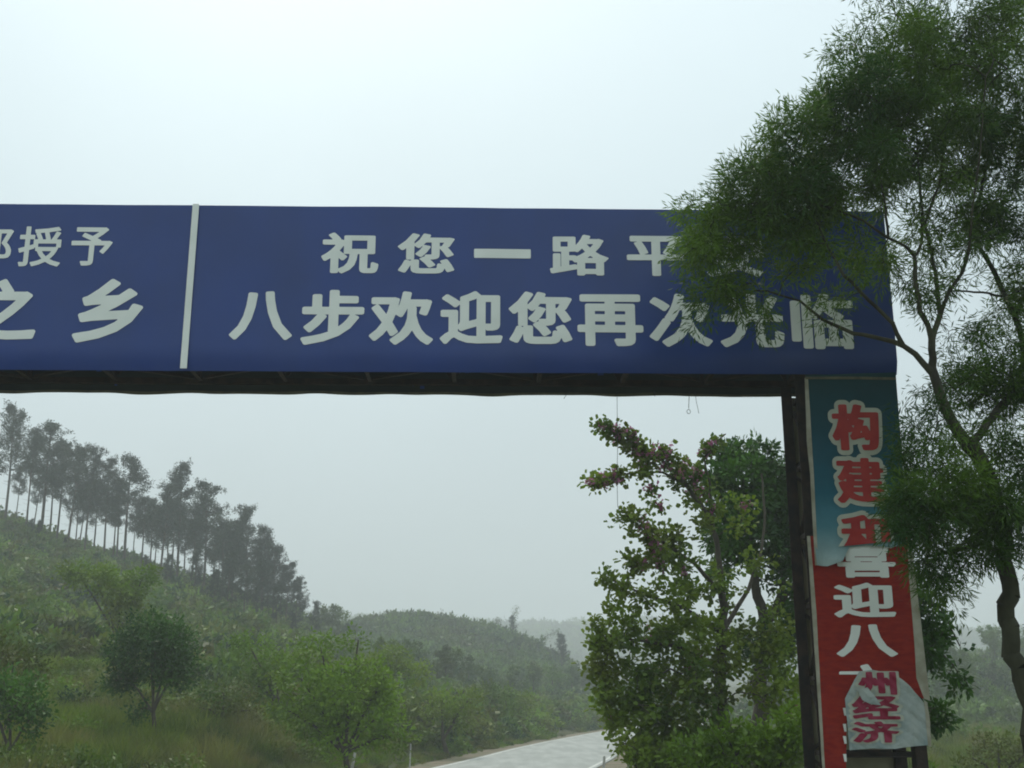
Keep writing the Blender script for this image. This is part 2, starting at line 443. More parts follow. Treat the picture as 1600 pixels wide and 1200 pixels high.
# ---------------------------------------------------------------- lettering (outlines of the characters, 500 units to the em)
GL = {'祝':[[249,353,416,353,416,225,249,225],[77,401,104,367,123,335,153,356,132,386,105,418],[213,387,213,191,266,191,259,122,243,66,212,21,160,-12,183,-42,241,-3,276,48,294,113,303,191,352,191,352,12,353,-12,360,-27,373,-35,396,-37,440,-37,460,-33,472,-19,480,9,484,52,452,67,448,7,437,-6,401,-6,390,-3,388,12,388,191,453,191,453,387],[27,334,27,300,151,300,124,253,92,210,55,173,18,143,35,106,67,132,100,165,100,-40,136,-40,136,176,187,113,211,144,140,215,171,267,197,322,177,336,170,334]],'您':[[234,282,207,231,170,189,199,167,237,214,268,273],[309,323,309,176,307,171,301,169,250,169,262,137,301,137,327,142,341,154,345,176,345,323],[372,269,408,216,434,167,466,184,439,232,402,283],[131,108,131,21,134,-5,146,-20,169,-28,207,-31,327,-31,357,-27,376,-15,387,9,393,49,359,62,356,32,351,14,341,6,324,4,208,4,176,7,169,22,169,108],[207,130,248,85,278,41,309,60,278,103,236,146],[384,101,416,42,437,-14,473,1,451,55,418,114],[75,105,53,50,24,-3,59,-20,86,35,108,91],[234,420,201,351,154,297,182,273,209,304,235,341,424,341,400,291,432,285,473,368,447,374,441,373,252,373,269,411],[138,422,84,341,18,275,42,246,91,294,91,134,127,134,127,339,171,410]],'一':[[22,216,22,175,480,175,480,216]],'路':[[78,366,173,366,173,278,78,278],[19,21,26,-16,219,32,216,66,150,50,150,140,203,140,221,115,251,129,251,-39,286,-39,286,-21,412,-21,412,-38,447,-38,447,128,463,121,487,152,424,184,372,226,414,288,446,360,422,371,415,369,318,369,334,412,299,421,282,376,260,334,235,297,207,266,207,399,45,399,45,245,116,245,116,42,77,33,77,198,45,198,45,26],[286,13,286,109,412,109,412,13],[399,336,376,292,348,252,319,290,298,328,303,336],[273,142,312,169,349,201,383,169,423,142],[325,227,271,182,212,149,212,173,150,173,150,245,207,245,207,261,234,239,279,296]],'平':[[87,315,115,255,133,200,169,212,150,266,121,325],[378,328,353,266,323,209,356,198,387,253,417,317],[26,174,26,137,230,137,230,-40,269,-40,269,137,475,137,475,174,269,174,269,349,447,349,447,387,53,387,53,349,230,349,230,174]],'安':[[207,412,231,363,47,363,47,261,84,261,84,327,415,327,415,261,454,261,454,363,275,363,246,421],[328,189,300,134,262,89,155,128,195,189],[150,189,97,112,228,62,145,22,41,-5,65,-39,124,-24,177,-5,225,18,268,46,357,4,426,-37,457,-4,387,34,300,74,340,126,371,189,468,189,468,225,215,225,251,298,211,306,171,225,35,225,35,189]],'八':[[153,372,142,266,120,161,80,67,16,-10,44,-38,111,44,154,144,180,255,194,368],[330,383,294,381,299,314,321,199,368,71,454,-37,487,-11,402,91,356,213,335,321]],'步':[[146,210,100,151,45,102,73,73,131,130,182,198],[105,381,105,268,30,268,30,232,233,232,233,73,269,73,218,47,161,27,96,11,26,-2,45,-38,177,-8,285,38,369,103,430,189,394,206,371,166,343,132,310,101,272,75,272,232,469,232,469,268,275,268,275,332,423,332,423,367,275,367,275,420,236,420,236,268,143,268,143,381]],'欢':[[27,275,116,145,68,73,13,22,38,-7,91,43,138,109,175,37,205,62,158,148,192,243,215,357,192,364,185,363,25,363,25,329,175,329,158,252,134,184,53,296],[274,420,264,366,252,315,235,270,214,232,244,211,268,256,288,310,431,310,410,238,440,228,458,279,474,339,449,346,443,345,297,345,310,415],[316,280,316,245,313,184,295,117,254,48,179,-15,205,-41,257,-2,295,40,321,84,338,128,358,74,385,27,418,-11,460,-40,486,-9,435,26,396,76,369,139,351,211,352,245,352,280]],'迎':[[34,368,83,334,122,300,147,326,106,358,57,390],[126,245,24,245,24,210,89,210,89,50,55,28,20,-7,45,-40,81,4,111,23,132,13,160,-6,219,-28,297,-34,470,-29,481,11,298,1,225,5,168,26,126,53],[311,383,311,24,345,24,345,351,426,351,426,125,424,119,418,117,370,117,382,85,420,85,444,91,457,103,461,125,461,383],[172,79,200,92,301,127,299,160,213,134,213,352,263,371,308,394,280,421,234,395,178,372,178,148,169,121,154,107]],'再':[[79,306,79,116,20,116,20,81,79,81,79,-41,116,-41,116,81,384,81,384,7,381,-2,371,-5,297,-5,311,-41,365,-40,399,-34,416,-20,421,6,421,81,481,81,481,116,421,116,421,306,267,306,267,355,463,355,463,390,39,390,39,355,229,355,229,306],[384,116,267,116,267,178,384,178],[116,116,116,178,229,178,229,116],[384,211,267,211,267,271,384,271],[116,211,116,271,229,271,229,211]],'次':[[29,359,82,324,125,289,149,320,105,353,51,386],[21,37,56,11,154,165,125,190,72,106],[227,420,213,361,194,305,171,255,145,213,181,192,209,240,234,298,419,298,401,246,382,202,414,186,441,248,466,322,439,337,431,335,247,335,267,413],[285,274,285,243,280,183,260,116,210,49,120,-13,149,-42,213,-2,259,41,290,86,310,133,334,77,366,29,406,-8,456,-37,481,-4,422,28,378,75,345,135,324,206,325,242,325,274]],'光':[[69,383,105,318,128,258,165,272,140,332,103,396],[398,401,369,334,335,272,367,260,402,319,437,387],[230,420,230,229,28,229,28,194,161,194,152,127,130,70,88,25,17,-8,41,-40,117,-1,164,51,189,116,201,194,294,194,294,16,296,-11,305,-28,323,-36,351,-39,423,-39,449,-34,466,-18,475,14,480,65,445,81,443,37,439,12,432,0,420,-4,355,-4,335,0,331,16,331,194,474,194,474,229,268,229,268,420]],'临':[[43,360,43,26,78,26,78,360],[126,414,126,-36,163,-36,163,414],[291,285,377,207,402,235,316,308],[263,423,247,372,227,324,202,281,174,246,207,225,239,271,268,326,476,326,476,362,283,362,300,415],[321,22,250,22,250,153,321,153],[355,22,355,153,424,153,424,22],[213,189,213,-40,250,-40,250,-13,424,-13,424,-38,462,-38,462,189]],'部':[[71,314,90,269,102,228,136,238,123,279,103,323],[314,394,314,-39,347,-39,347,359,428,359,376,224,403,192,421,162,430,135,433,111,430,87,420,72,400,66,361,68,371,32,414,33,445,43,463,68,468,108,466,134,457,163,440,195,412,229,474,379,449,395,443,394],[124,413,145,361,40,361,40,327,276,327,276,361,183,361,157,422],[217,324,180,226,26,226,26,192,288,192,288,226,217,226,254,316],[55,146,55,-37,90,-37,90,-13,227,-13,227,-33,265,-33,265,146],[90,21,90,112,227,112,227,21]],'授':[[435,417,319,397,182,385,191,356,332,368,458,390],[200,337,217,302,229,269,260,281,247,313,229,347],[297,348,317,276,349,285,327,355],[179,266,179,185,213,185,213,234,438,234,438,185,473,185,473,266,410,266,461,350,425,361,402,312,375,267,379,266],[396,144,364,97,322,60,284,98,256,144],[204,175,204,144,245,144,223,137,253,84,292,40,228,12,158,-6,176,-39,251,-17,321,17,384,-18,459,-41,482,-9,411,10,352,39,380,65,405,95,426,129,443,167,420,177,414,175],[82,420,82,319,19,319,19,284,82,284,82,178,14,158,24,122,82,140,82,4,80,-4,73,-6,26,-5,37,-40,76,-39,100,-33,113,-20,117,4,117,152,174,171,168,205,117,189,117,284,171,284,171,319,117,319,117,420]],'予':[[142,300,287,234,27,234,27,198,234,198,234,8,231,0,222,-3,144,-2,158,-39,213,-38,249,-32,267,-19,273,7,273,198,416,198,386,154,356,119,387,100,433,156,477,223,447,236,440,234,337,234,345,246,290,273,359,321,421,375,394,395,385,393,73,393,73,358,349,358,302,322,253,290,162,328]],'之':[[117,67,74,48,25,3,53,-32,87,12,116,31,136,21,163,2,221,-20,299,-26,470,-21,481,21,394,14,300,11,226,15,171,35,158,44,236,98,312,163,380,234,434,305,406,323,399,321,50,321,50,284,371,284,321,225,260,166,192,111,124,66],[208,405,238,362,260,321,296,341,241,423]],'乡':[[405,228,381,180,171,165,287,234,402,319,368,345,306,294,154,284,221,336,286,397,251,419,177,346,123,303,99,286,79,279,91,241,127,248,256,259,184,212,136,185,94,164,62,154,75,116,133,126,356,145,297,90,223,49,136,20,36,0,57,-39,186,-6,296,44,383,115,446,215]],'构':[[258,420,244,370,226,322,204,280,179,244,210,221,234,258,257,303,431,303,420,83,402,4,394,-2,383,-4,322,-1,334,-39,399,-39,419,-33,436,-19,447,11,456,71,463,170,469,319,469,338,272,338,295,412],[316,188,341,129,252,114,285,182,313,259,277,269,250,185,227,133,215,112,204,103,215,69,245,79,352,101,362,65,392,78,372,135,344,198],[100,420,100,324,25,324,25,289,96,289,62,184,16,99,36,62,70,126,100,207,100,-40,136,-40,136,219,174,147,197,174,136,265,136,289,194,289,194,324,136,324,136,420]],'建':[[197,378,197,348,291,348,291,310,165,310,165,281,291,281,291,242,194,242,194,211,291,211,291,173,190,173,190,144,291,144,291,105,169,105,169,75,291,75,291,25,326,25,326,75,469,75,469,105,326,105,326,144,450,144,450,173,326,173,326,211,438,211,438,281,473,281,473,310,438,310,438,378,326,378,326,420,291,420,291,378],[326,281,405,281,405,242,326,242],[326,310,326,348,405,348,405,310],[49,197,55,205,68,213,129,213,117,150,100,97,82,130,67,172,39,161,59,106,85,63,55,19,19,-15,46,-40,80,-7,109,35,152,4,203,-15,261,-25,327,-28,467,-28,481,7,327,7,267,9,212,18,165,36,125,66,151,145,167,242,146,247,139,246,96,246,133,308,169,379,145,395,133,389,32,389,32,356,119,356,87,295,65,258,48,237,33,227]],'和':[[266,374,266,-18,302,-18,302,24,414,24,414,-14,452,-14,452,374],[302,60,302,338,414,338,414,60],[220,416,133,391,30,374,41,344,124,356,124,272,25,272,25,237,114,237,69,143,13,67,34,32,82,98,124,183,124,-39,161,-39,161,182,222,96,245,127,161,225,161,237,248,237,248,272,161,272,161,363,245,386]],'喜':[[135,243,366,243,366,203,135,203],[90,81,90,-40,127,-40,127,-24,375,-24,375,-40,413,-40,413,81],[127,3,127,54,375,54,375,3],[230,421,230,385,40,385,40,356,230,356,230,322,76,322,76,294,429,294,429,322,268,322,268,356,462,356,462,385,268,385,268,421],[99,269,99,177,152,177,135,172,151,139,24,139,24,109,476,109,476,139,346,139,368,175,359,177,403,177,403,269],[190,139,171,177,326,177,308,139]],'市':[[207,413,240,347,26,347,26,310,229,310,229,242,74,242,74,18,112,18,112,206,229,206,229,-39,268,-39,268,206,393,206,393,66,390,59,381,56,308,57,321,20,375,21,410,27,426,40,431,66,431,242,268,242,268,310,476,310,476,347,275,347,282,349,243,424]],'州':[[118,412,118,257,115,187,104,117,76,50,28,-11,55,-39,109,27,139,101,152,178,156,257,156,412],[261,401,261,-6,298,-6,298,401],[410,413,410,-34,448,-34,448,413],[62,297,44,227,15,165,47,151,75,215,94,288],[168,277,191,210,206,150,239,164,223,223,199,289],[309,279,342,214,364,154,395,171,372,230,338,293]],'经':[[20,29,27,-9,192,35,188,68],[29,212,114,227,60,160,38,138,20,128,33,91,67,102,189,128,190,161,90,143,149,215,203,295,170,316,137,261,69,254,113,325,153,404,117,420,78,333,46,279,31,257,16,248],[212,394,212,359,389,359,347,313,296,272,238,239,179,215,202,184,268,213,332,252,404,218,462,184,483,215,429,245,362,275,410,324,447,381,420,395,413,394],[216,166,216,132,315,132,315,9,186,9,186,-26,481,-26,481,9,352,9,352,132,457,132,457,166]],'济':[[369,165,369,-35,405,-35,405,165],[221,164,221,113,218,82,205,49,177,18,130,-11,157,-34,208,-2,239,35,253,74,257,112,257,164],[45,386,87,357,121,329,147,357,111,384,69,411],[20,255,63,225,98,196,123,223,87,251,44,279],[31,-7,65,-31,102,47,137,128,107,152,69,66],[271,412,293,363,156,363,156,329,211,329,242,274,285,232,221,206,144,190,162,157,246,178,316,211,383,181,465,162,488,196,411,210,347,234,385,275,412,329,476,329,476,363,332,363,305,422],[373,329,349,286,316,252,276,286,247,329]]}

def glyph_mesh(ch, offx=0.0, offy=0.0, n=110, run=999):
    """flat filled shape of one character, strokes thickened by offx sideways and offy upward (a contour of its distance field)"""
    offx = max(offx, .001); offy = max(offy, .001)
    kx = offy / offx                                    # squeezed space: one even thickening there, two weights here
    S = []
    for q in GL[ch]:
        p = np.array(q, float).reshape(-1, 2) / 500
        S.append(np.stack([p, np.roll(p, -1, 0)], 1))
    S = np.concatenate(S)
    lo = S.reshape(-1, 2).min(0) - (offx + .01, offy + .01); hi = S.reshape(-1, 2).max(0) + (offx + .01, offy + .01)
    gx = np.linspace(lo[0], hi[0], n); ny = max(8, int(n * (hi[1] - lo[1]) / (hi[0] - lo[0]))); gy = np.linspace(lo[1], hi[1], ny)
    X, Y = np.meshgrid(gx, gy); P = np.stack([X.ravel(), Y.ravel()], -1)
    sc = np.array([kx, 1.0])
    A = S[:, 0] * sc; B = S[:, 1] * sc; Pq = P * sc
    ab = B - A; L2 = (ab ** 2).sum(1) + 1e-12
    ap = Pq[:, None] - A[None]
    t_ = np.clip((ap * ab).sum(-1) / L2, 0, 1)
    d = np.sqrt(((ap - t_[..., None] * ab) ** 2).sum(-1)).min(1)
    y0, y1 = A[None, :, 1], B[None, :, 1]; py = Pq[:, None, 1]
    up = (y0 <= py) & (y1 > py); dn = (y1 <= py) & (y0 > py)
    side = ab[None, :, 0] * (py - y0) - (Pq[:, None, 0] - A[None, :, 0]) * ab[None, :, 1]
    wind = (up & (side > 0)).sum(1) - (dn & (side < 0)).sum(1)
    f = (np.where(wind != 0, d, -d) + offy).reshape(ny, n)
    V = []; polys = []
    ins = f > 0
    for j in range(ny - 1):
        i = 0
        full = ins[j, :-1] & ins[j, 1:] & ins[j+1, :-1] & ins[j+1, 1:]
        some = ins[j, :-1] | ins[j, 1:] | ins[j+1, :-1] | ins[j+1, 1:]
        while i < n - 1:
            if full[i]:
                k = i
                while k < n - 1 and full[k] and k - i < run: k += 1
                m = len(V); V += [(gx[i], gy[j]), (gx[k], gy[j]), (gx[k], gy[j+1]), (gx[i], gy[j+1])]
                polys.append((m, m+1, m+2, m+3)); i = k; continue
            if some[i]:
                c = [(gx[i], gy[j], f[j, i]), (gx[i+1], gy[j], f[j, i+1]), (gx[i+1], gy[j+1], f[j+1, i+1]), (gx[i], gy[j+1], f[j+1, i])]
                o = []
                for q in range(4):
                    a, b = c[q], c[(q + 1) % 4]
                    if a[2] > 0: o.append(a[:2])
                    if (a[2] > 0) != (b[2] > 0):
                        w = a[2] / (a[2] - b[2]); o.append((a[0] + (b[0] - a[0]) * w, a[1] + (b[1] - a[1]) * w))
                if len(o) >= 3:
                    m = len(V); V += o; polys.append(tuple(range(m, m + len(o))))
            i += 1
    return np.array(V), polys

def letter(name, ch, box, ydepth, mat, parent, offx, offy, bulge=None, clip=None):
    """one character set into box=(x0,x1,z0,z1) of the parent's front plane, facing -Y"""
    V, polys = glyph_mesh(ch, offx, offy, run=999 if bulge is None else 5)
    x0, x1, z0, z1 = box
    # fit by the unthickened outline so that layers of one character stay concentric
    a = np.array([c for q in GL[ch] for c in q], float).reshape(-1, 2) / 500
    lo, hi = a.min(0), a.max(0)
    if (hi - lo)[1] < .15:                       # the single stroke 一
        mid = (lo[1] + hi[1]) / 2; lo[1], hi[1] = mid - .035, mid + .035
    U = (V[:, :2] - lo) / (hi - lo)
    X = x0 + U[:, 0] * (x1 - x0); Z = z0 + U[:, 1] * (z1 - z0)
    Yv = ydepth if bulge is None else ydepth + bulge(X, Z)
    W = np.stack([X, np.broadcast_to(Yv, X.shape), Z], -1)
    me = bpy.data.meshes.new(name)
    me.from_pydata([tuple(map(float, w)) for w in W], [], polys)
    if clip:
        import bmesh
        bm = bmesh.new(); bm.from_mesh(me)
        for co, no in clip:
            bmesh.ops.bisect_plane(bm, geom=bm.verts[:] + bm.edges[:] + bm.faces[:], plane_co=co, plane_no=no, clear_outer=True)
        bm.to_mesh(me); bm.free()
    me.materials.append(mat); me.update()
    return link(name, me, parent)

# ---------------------------------------------------------------- the gantry
GS = .0206
GY = 12.3
GA = math.atan(GS)
def on_board(px, py, back=0.0):
    """local x, z on the gantry's front plane (pushed back by `back`)"""
    u, v = px - 800.0, 600.0 - py
    d = Vector((u, F * CP - v * SP, F * SP + v * CP))
    # plane through (0, GY) with direction (cos, sin): normal (-sin, cos)
    nrm = Vector((-math.sin(GA), math.cos(GA), 0))
    tt = (GY * math.cos(GA) + back) / d.dot(nrm)
    p = d * tt
    return p.x * math.cos(GA) + (p.y - GY) * math.sin(GA), p.z + CAMZ

m_blue, t, b = new_mat('blue vinyl sheet')
c, _, _ = noise_col(t, (.008, .034, .17), (.012, .046, .225), 1.3, 6)
cb, _, _ = noise_col(t, (.022, .05, .17), (.011, .046, .23), .9, 8, .25, .55, stretch=(1, 1, .25))
t.links.new(mixc(t, c, cb, .5), b.inputs['Base Color'])
b.inputs['Roughness'].default_value = .36
b.inputs['Specular IOR Level'].default_value = .5
add_bump(t, b, 2.2, .25, .02, 4)
m_white, t, b = new_mat('white vinyl lettering')
c, _, _ = noise_col(t, (.76, .79, .73), (.86, .88, .82), 3, 8, .3, .7)
t.links.new(c, b.inputs['Base Color']); b.inputs['Roughness'].default_value = .5
m_steel = simple('dark rusted steel', (.012, .011, .010), (.040, .024, .016), 9, .75, .4)
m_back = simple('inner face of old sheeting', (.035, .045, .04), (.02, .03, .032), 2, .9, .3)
m_hem = simple('khaki hem webbing', (.16, .15, .09), (.09, .09, .06), 8, .9)

xr, ztop_r = on_board(1388, 330)
_, zt = on_board(700, 326)
_, zb = on_board(700, 581)
xr = on_board(1391, 460)[0]
xd = on_board(298, 450)[0]
xl = xd - (xr - xd)
BD = .79                                           # depth of the box truss
gantry = empty('gantry', (0, GY, 0), GA)
tag(gantry, 'steel truss gantry over the road carrying the long blue sign sheets', 'gantry')

def bwave(x, z):
    return .009 * (wob(x * 1.0, z * 1.6, .7, 1) + .25 * wob(x, z * .8, .34, 3))

def sheet(x0, x1, z0, z1, y, nx, nz, amp, fold=0.0, seed=0, sag=0.0):
    """a stretched sheet in the XZ plane with slight waves; its bottom edge folds back by fold"""
    V = []; Fc = []
    for j in range(nz + 1):
        for i in range(nx + 1):
            u, w = i / nx, j / nz
            x = x0 + (x1 - x0) * u; z = z0 + (z1 - z0) * w
            e = min(1, 6 * min(u, 1 - u)) * min(1, 5 * min(w, 1 - w) + .15)
            yy = y + (float(bwave(x, z)) * amp / .009 if seed < 3 else amp * e * float(wob(x * 1.0, z * 2.2, .55, seed) + .4 * wob(x, z, .21, seed + 2)))
            if w < .06: yy += fold * (1 - w / .06) ** 1.5
            if j == 0: z += sag * float(wob(x, 0, .5, seed + 4))
            if j == nz: z += .006 * float(wob(x, 0, 1.4, seed + 7))
            V.append((x, yy, z))
    for j in range(nz):
        for i in range(nx):
            a = j * (nx + 1) + i
            Fc.append((a, a + 1, a + nx + 2, a + nx + 1))
    return V, Fc

def sheet_obj(name, args, mat, parent, backmat=None, thick=.002, smooth=True, **kw):
    V, Fc = sheet(*args, **kw)
    me = bpy.data.meshes.new(name)
    n = len(V)
    V2 = V + [(x, y + thick, z) for x, y, z in V]
    F2 = Fc + [tuple(n + i for i in f[::-1]) for f in Fc]
    me.from_pydata(V2, [], F2)
    me.materials.append(mat)
    if backmat:
        me.materials.append(backmat)
        for p in me.polygons[len(Fc):]: p.material_index = 1
    if smooth:
        for p in me.polygons: p.use_smooth = True
    me.update()
    return link(name, me, parent)

# front sheets: left section and right section, a white strip over their seam
board = empty('sign_board', (0, GY, 0), GA)
tag(board, 'long blue sign with pale Chinese writing across the front of the gantry', 'sign')
sheet_obj('sheet', (xl, xd, zb, zt, -.03, 90, 14, .009), m_blue, board, m_back, fold=.05, seed=1)
sheet_obj('sheet', (xd, xr, zb, zt, -.03, 90, 14, .009), m_blue, board, m_back, fold=.05, seed=2)
s = MB(); s.box((xd - .036, -.052, zb + .01), (xd + .036, -.042, zt + .01)); s.build('divider_strip', m_white, board)

def put(ch, x0, x1, y0, y1, ox, oy, parent=board, mat=m_white, dep=-.038):
    xc, yc = (x0 + x1) / 2, (y0 + y1) / 2
    # the thickening grows the drawn box a little: shrink the fitting box by it
    ax, _ = on_board(x0, yc); bx, _ = on_board(x1, yc)
    _, zt_ = on_board(xc, y0); _, zb_ = on_board(xc, y1)
    w, h = bx - ax, zt_ - zb_
    gx, gy = ox * w / (1 + 2 * ox), oy * h / (1 + 2 * oy)
    if ch == '一':
        gy = 0
        letter('character', ch, (ax + gx, bx - gx, zb_ , zt_), dep, mat, parent, ox, .001, bulge=bwave)
        return
    letter('character', ch, (ax + gx, bx - gx, zb_ + gy, zt_ - gy), dep, mat, parent, ox, oy, bulge=bwave)

for a in (('祝', 503, 592, 366, 429), ('您', 622, 710, 367, 429), ('一', 741, 829, 392, 404), ('路', 859, 950, 369, 432),
          ('平', 979, 1070, 371, 433), ('安', 1102, 1192, 370, 434)):
    put(*a, .034, .028)
for a in (('八', 361, 458, 457, 532), ('步', 472, 569, 455, 540), ('欢', 578, 677, 457, 540), ('迎', 688, 785, 457, 539),
          ('您', 795, 893, 458, 539), ('再', 902, 1004, 462, 542), ('次', 1014, 1111, 461, 543), ('光', 1124, 1223, 461, 544),
          ('临', 1235, 1332, 461, 547)):
    put(*a, .038, .032)
for a in (('予', 113, 177, 357, 417), ('授', 31, 98, 356, 418), ('部', -47, 21, 357, 414)):
    put(*a, .020, .018)
for a in (('乡', 119, 224, 438, 537), ('之', -46, 61, 438, 533)):
    put(*a, .036, .032)

# rear sheet (its inner face is what one sees from below), with a wavy khaki hem
rear = empty('rear_sign_board', (0, GY, 0), GA)
tag(rear, 'dark rear sheet of the gantry under the blue sign, frayed khaki hem', 'sign')
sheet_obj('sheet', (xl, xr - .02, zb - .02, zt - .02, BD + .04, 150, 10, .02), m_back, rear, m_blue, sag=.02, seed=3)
V, Fc = [], []
nx = 220
for i in range(nx + 1):
    x = xl + (xr - .9 - xl) * i / nx
    zz = zb - .02 + .02 * float(wob(x, 0, .5, 7))
    hh = .026 + .008 * float(wob(x, 0, .3, 9))
    yy = BD + .034 + .01 * float(wob(x, 0, .4, 4))
    V += [(x, yy, zz - hh), (x, yy - .003, zz + .006)]
    if i: a = 2 * (i - 1); Fc.append((a, a + 2, a + 3, a + 1))
me = bpy.data.meshes.new('hem'); me.from_pydata(V, [], Fc); me.materials.append(m_hem)
link('hem', me, rear)

# box truss: four chords, posts, diagonals, floor lacing
def bar_piece(name, p, q, w, mat, parent, flip=1, up=(0, 0, 1)):
    s = MB(); s.angle(p, q, w, .007, flip, up); return s.build(name, mat, parent)
z0c, z1c = zb + .06, zt - .06
y0c, y1c = .12, BD - .05
for (y, z) in ((y0c, z0c), (y1c, z0c), (y0c, z1c), (y1c, z1c)):
    bar_piece('chord', (xl + .02, y, z), (xr - .05, y, z), .06, m_steel, gantry, 1 if y < .5 else -1)
npan = 16
for i in range(npan + 1):
    x = xl + .05 + (xr - xl - .12) * i / npan
    bar_piece('cross_bar', (x, y0c + .05, z0c + .012), (x, y1c - .05, z0c + .012), .045, m_steel, gantry)
    bar_piece('upright', (x, y0c + .01, z0c + .05), (x, y0c + .01, z1c - .05), .04, m_steel, gantry)
    bar_piece('upright', (x, y1c - .01, z0c + .05), (x, y1c - .01, z1c - .05), .04, m_steel, gantry)
    if i < npan:
        x2 = xl + .05 + (xr - xl - .12) * (i + 1) / npan
        ya, yb = (y0c + .06, y1c - .06) if i % 2 else (y1c - .06, y0c + .06)
        bar_piece('diagonal_bar', (x + .06, ya, z0c + .03), (x2 - .06, yb, z0c + .03), .035, m_steel, gantry)
        za, zz = (z0c + .08, z1c - .08) if i % 2 else (z1c - .08, z0c + .08)
        bar_piece('diagonal_bar', (x + .05, y1c - .03, za), (x2 - .05, y1c - .03, zz), .03, m_steel, gantry)

# pillars: four legs laced on every side
def pillar(x0, x1):
    gz = -0.1
    for x in (x0, x1):
        for y in (y0c, y1c):
            bar_piece('leg', (x, y, gz), (x, y, z0c - .01), .12, m_steel, gantry, 1 if x == x0 else -1, (0, 1, 0))
    n = 7
    for i in range(n + 1):
        z = gz + .25 + (z0c - gz - .5) * i / n
        bar_piece('rung', (x0, y0c + .04, z), (x0, y1c - .04, z), .045, m_steel, gantry)
        bar_piece('rung', (x1, y0c + .04, z), (x1, y1c - .04, z), .045, m_steel, gantry)
        bar_piece('rung', (x0 + .04, y1c, z), (x1 - .04, y1c, z), .045, m_steel, gantry)
        bar_piece('rung', (x0 + .04, y0c, z), (x1 - .04, y0c, z), .045, m_steel, gantry)
        if i < n:
            zn = gz + .25 + (z0c - gz - .5) * (i + 1) / n
            s = i % 2
            bar_piece('diagonal_bar', (x0, (y0c, y1c)[s], z + .05), (x0, (y1c, y0c)[s], zn - .05), .035, m_steel, gantry, 1, (1, 0, 0))
            bar_piece('diagonal_bar', (x1, (y0c, y1c)[s], z + .05), (x1, (y1c, y0c)[s], zn - .05), .035, m_steel, gantry, 1, (1, 0, 0))
            bar_piece('diagonal_bar', ((x0, x1)[s], y1c - .02, z + .05), ((x1, x0)[s], y1c - .02, zn - .05), .035, m_steel, gantry, 1, (0, 1, 0))
px0, _ = on_board(1262, 640)
px1, _ = on_board(1393, 640)
pillar(px0 + .03, px1 - .02)
pillar(xl + .05, xl + .05 + (px1 - px0))
# plinths
m_conc = simple('grey concrete', (.22, .22, .2), (.32, .31, .29), 4, .9, .3)
for a, c in ((px0, px1), (xl, xl + px1 - px0)):
    s = MB(); s.box((a - .15, -.2, -.5), (c + .2, BD + .2, .12)); s.build('plinth', m_conc, gantry)

# khaki cloth panel behind the banner's pillar (back of the far banner)
m_kh = simple('sun bleached cloth back', (.20, .19, .12), (.28, .26, .17), 3, .9, .2)
rb = empty('rear_banner', (0, GY, 0), GA)
tag(rb, 'khaki back of the far banner seen through the left side of the pillar lattice', 'banner')
sheet_obj('cloth', (px0 + .02, px1, -.1, zb - .06, BD + .02, 10, 30, .02), m_kh, rb, m_kh, seed=8)

# ---------------------------------------------------------------- banners on the right pillar
m_teal, t, b = new_mat('printed sky banner')
tcn = t.nodes.new('ShaderNodeTexCoord'); sp_ = t.nodes.new('ShaderNodeSeparateXYZ'); t.links.new(tcn.outputs['Object'], sp_.inputs[0])
zt1 = on_board(1300, 592)[1]; zt0 = on_board(1300, 885)[1]
mr_ = t.nodes.new('ShaderNodeMapRange'); mr_.inputs['From Min'].default_value = zt1; mr_.inputs['From Max'].default_value = zt0
t.links.new(sp_.outputs['Z'], mr_.inputs['Value'])
rp = t.nodes.new('ShaderNodeValToRGB'); E_ = rp.color_ramp.elements
E_[0].position = 0; E_[0].color = (.004, .05, .058, 1); E_[1].position = 1; E_[1].color = (.34, .43, .40, 1)  # sky-print gradient; its dark top end also has the tree's shade painted in
for p_, c_ in ((.35, (.007, .075, .105, 1)), (.62, (.014, .12, .17, 1)), (.8, (.08, .24, .29, 1))):
    e_ = E_.new(p_); e_.color = c_
t.links.new(mr_.outputs[0], rp.inputs[0])
c, _, _ = noise_col(t, (.75, .75, .75), (1, 1, 1), 6, 8, .3, .7)
t.links.new(mixc(t, rp.outputs['Color'], c, .6, 'MULTIPLY'), b.inputs['Base Color'])
b.inputs['Roughness'].default_value = .6
b.inputs['Specular IOR Level'].default_value = .25
add_bump(t, b, 7, .35, .02, 5)
m_redc, t, b = new_mat('faded red banner cloth')
c1, _, _ = noise_col(t, (.25, .012, .008), (.33, .022, .012), 2.5, 6)
c2, _, _ = noise_col(t, (.17, .008, .010), (.33, .030, .014), 9, 8, .4, .6, stretch=(1, 1, 3))
t.links.new(mixc(t, c1, c2, .4), b.inputs['Base Color'])
b.inputs['Roughness'].default_value = .75
b.inputs['Specular IOR Level'].default_value = .2
add_bump(t, b, 5, .45, .02, 5, stretch=(1, 1, 3))
m_redl = simple('red print', (.33, .012, .012), (.42, .03, .02), 6, .5)
m_pale = simple('cream print', (.42, .44, .35), (.50, .52, .42), 5, .6)
m_cream = simple('cream hem', (.45, .43, .34), (.30, .28, .20), 7, .8)
m_mag = simple('magenta print', (.24, .006, .035), (.33, .015, .06), 6, .5)
m_flap, t, b = new_mat('pale torn print')
c, _, _ = noise_col(t, (.42, .46, .42), (.22, .30, .30), 1.8, 5, .4, .65)
t.links.new(c, b.inputs['Base Color']); b.inputs['Roughness'].default_value = .6
add_bump(t, b, 6, .6, .02, 5)

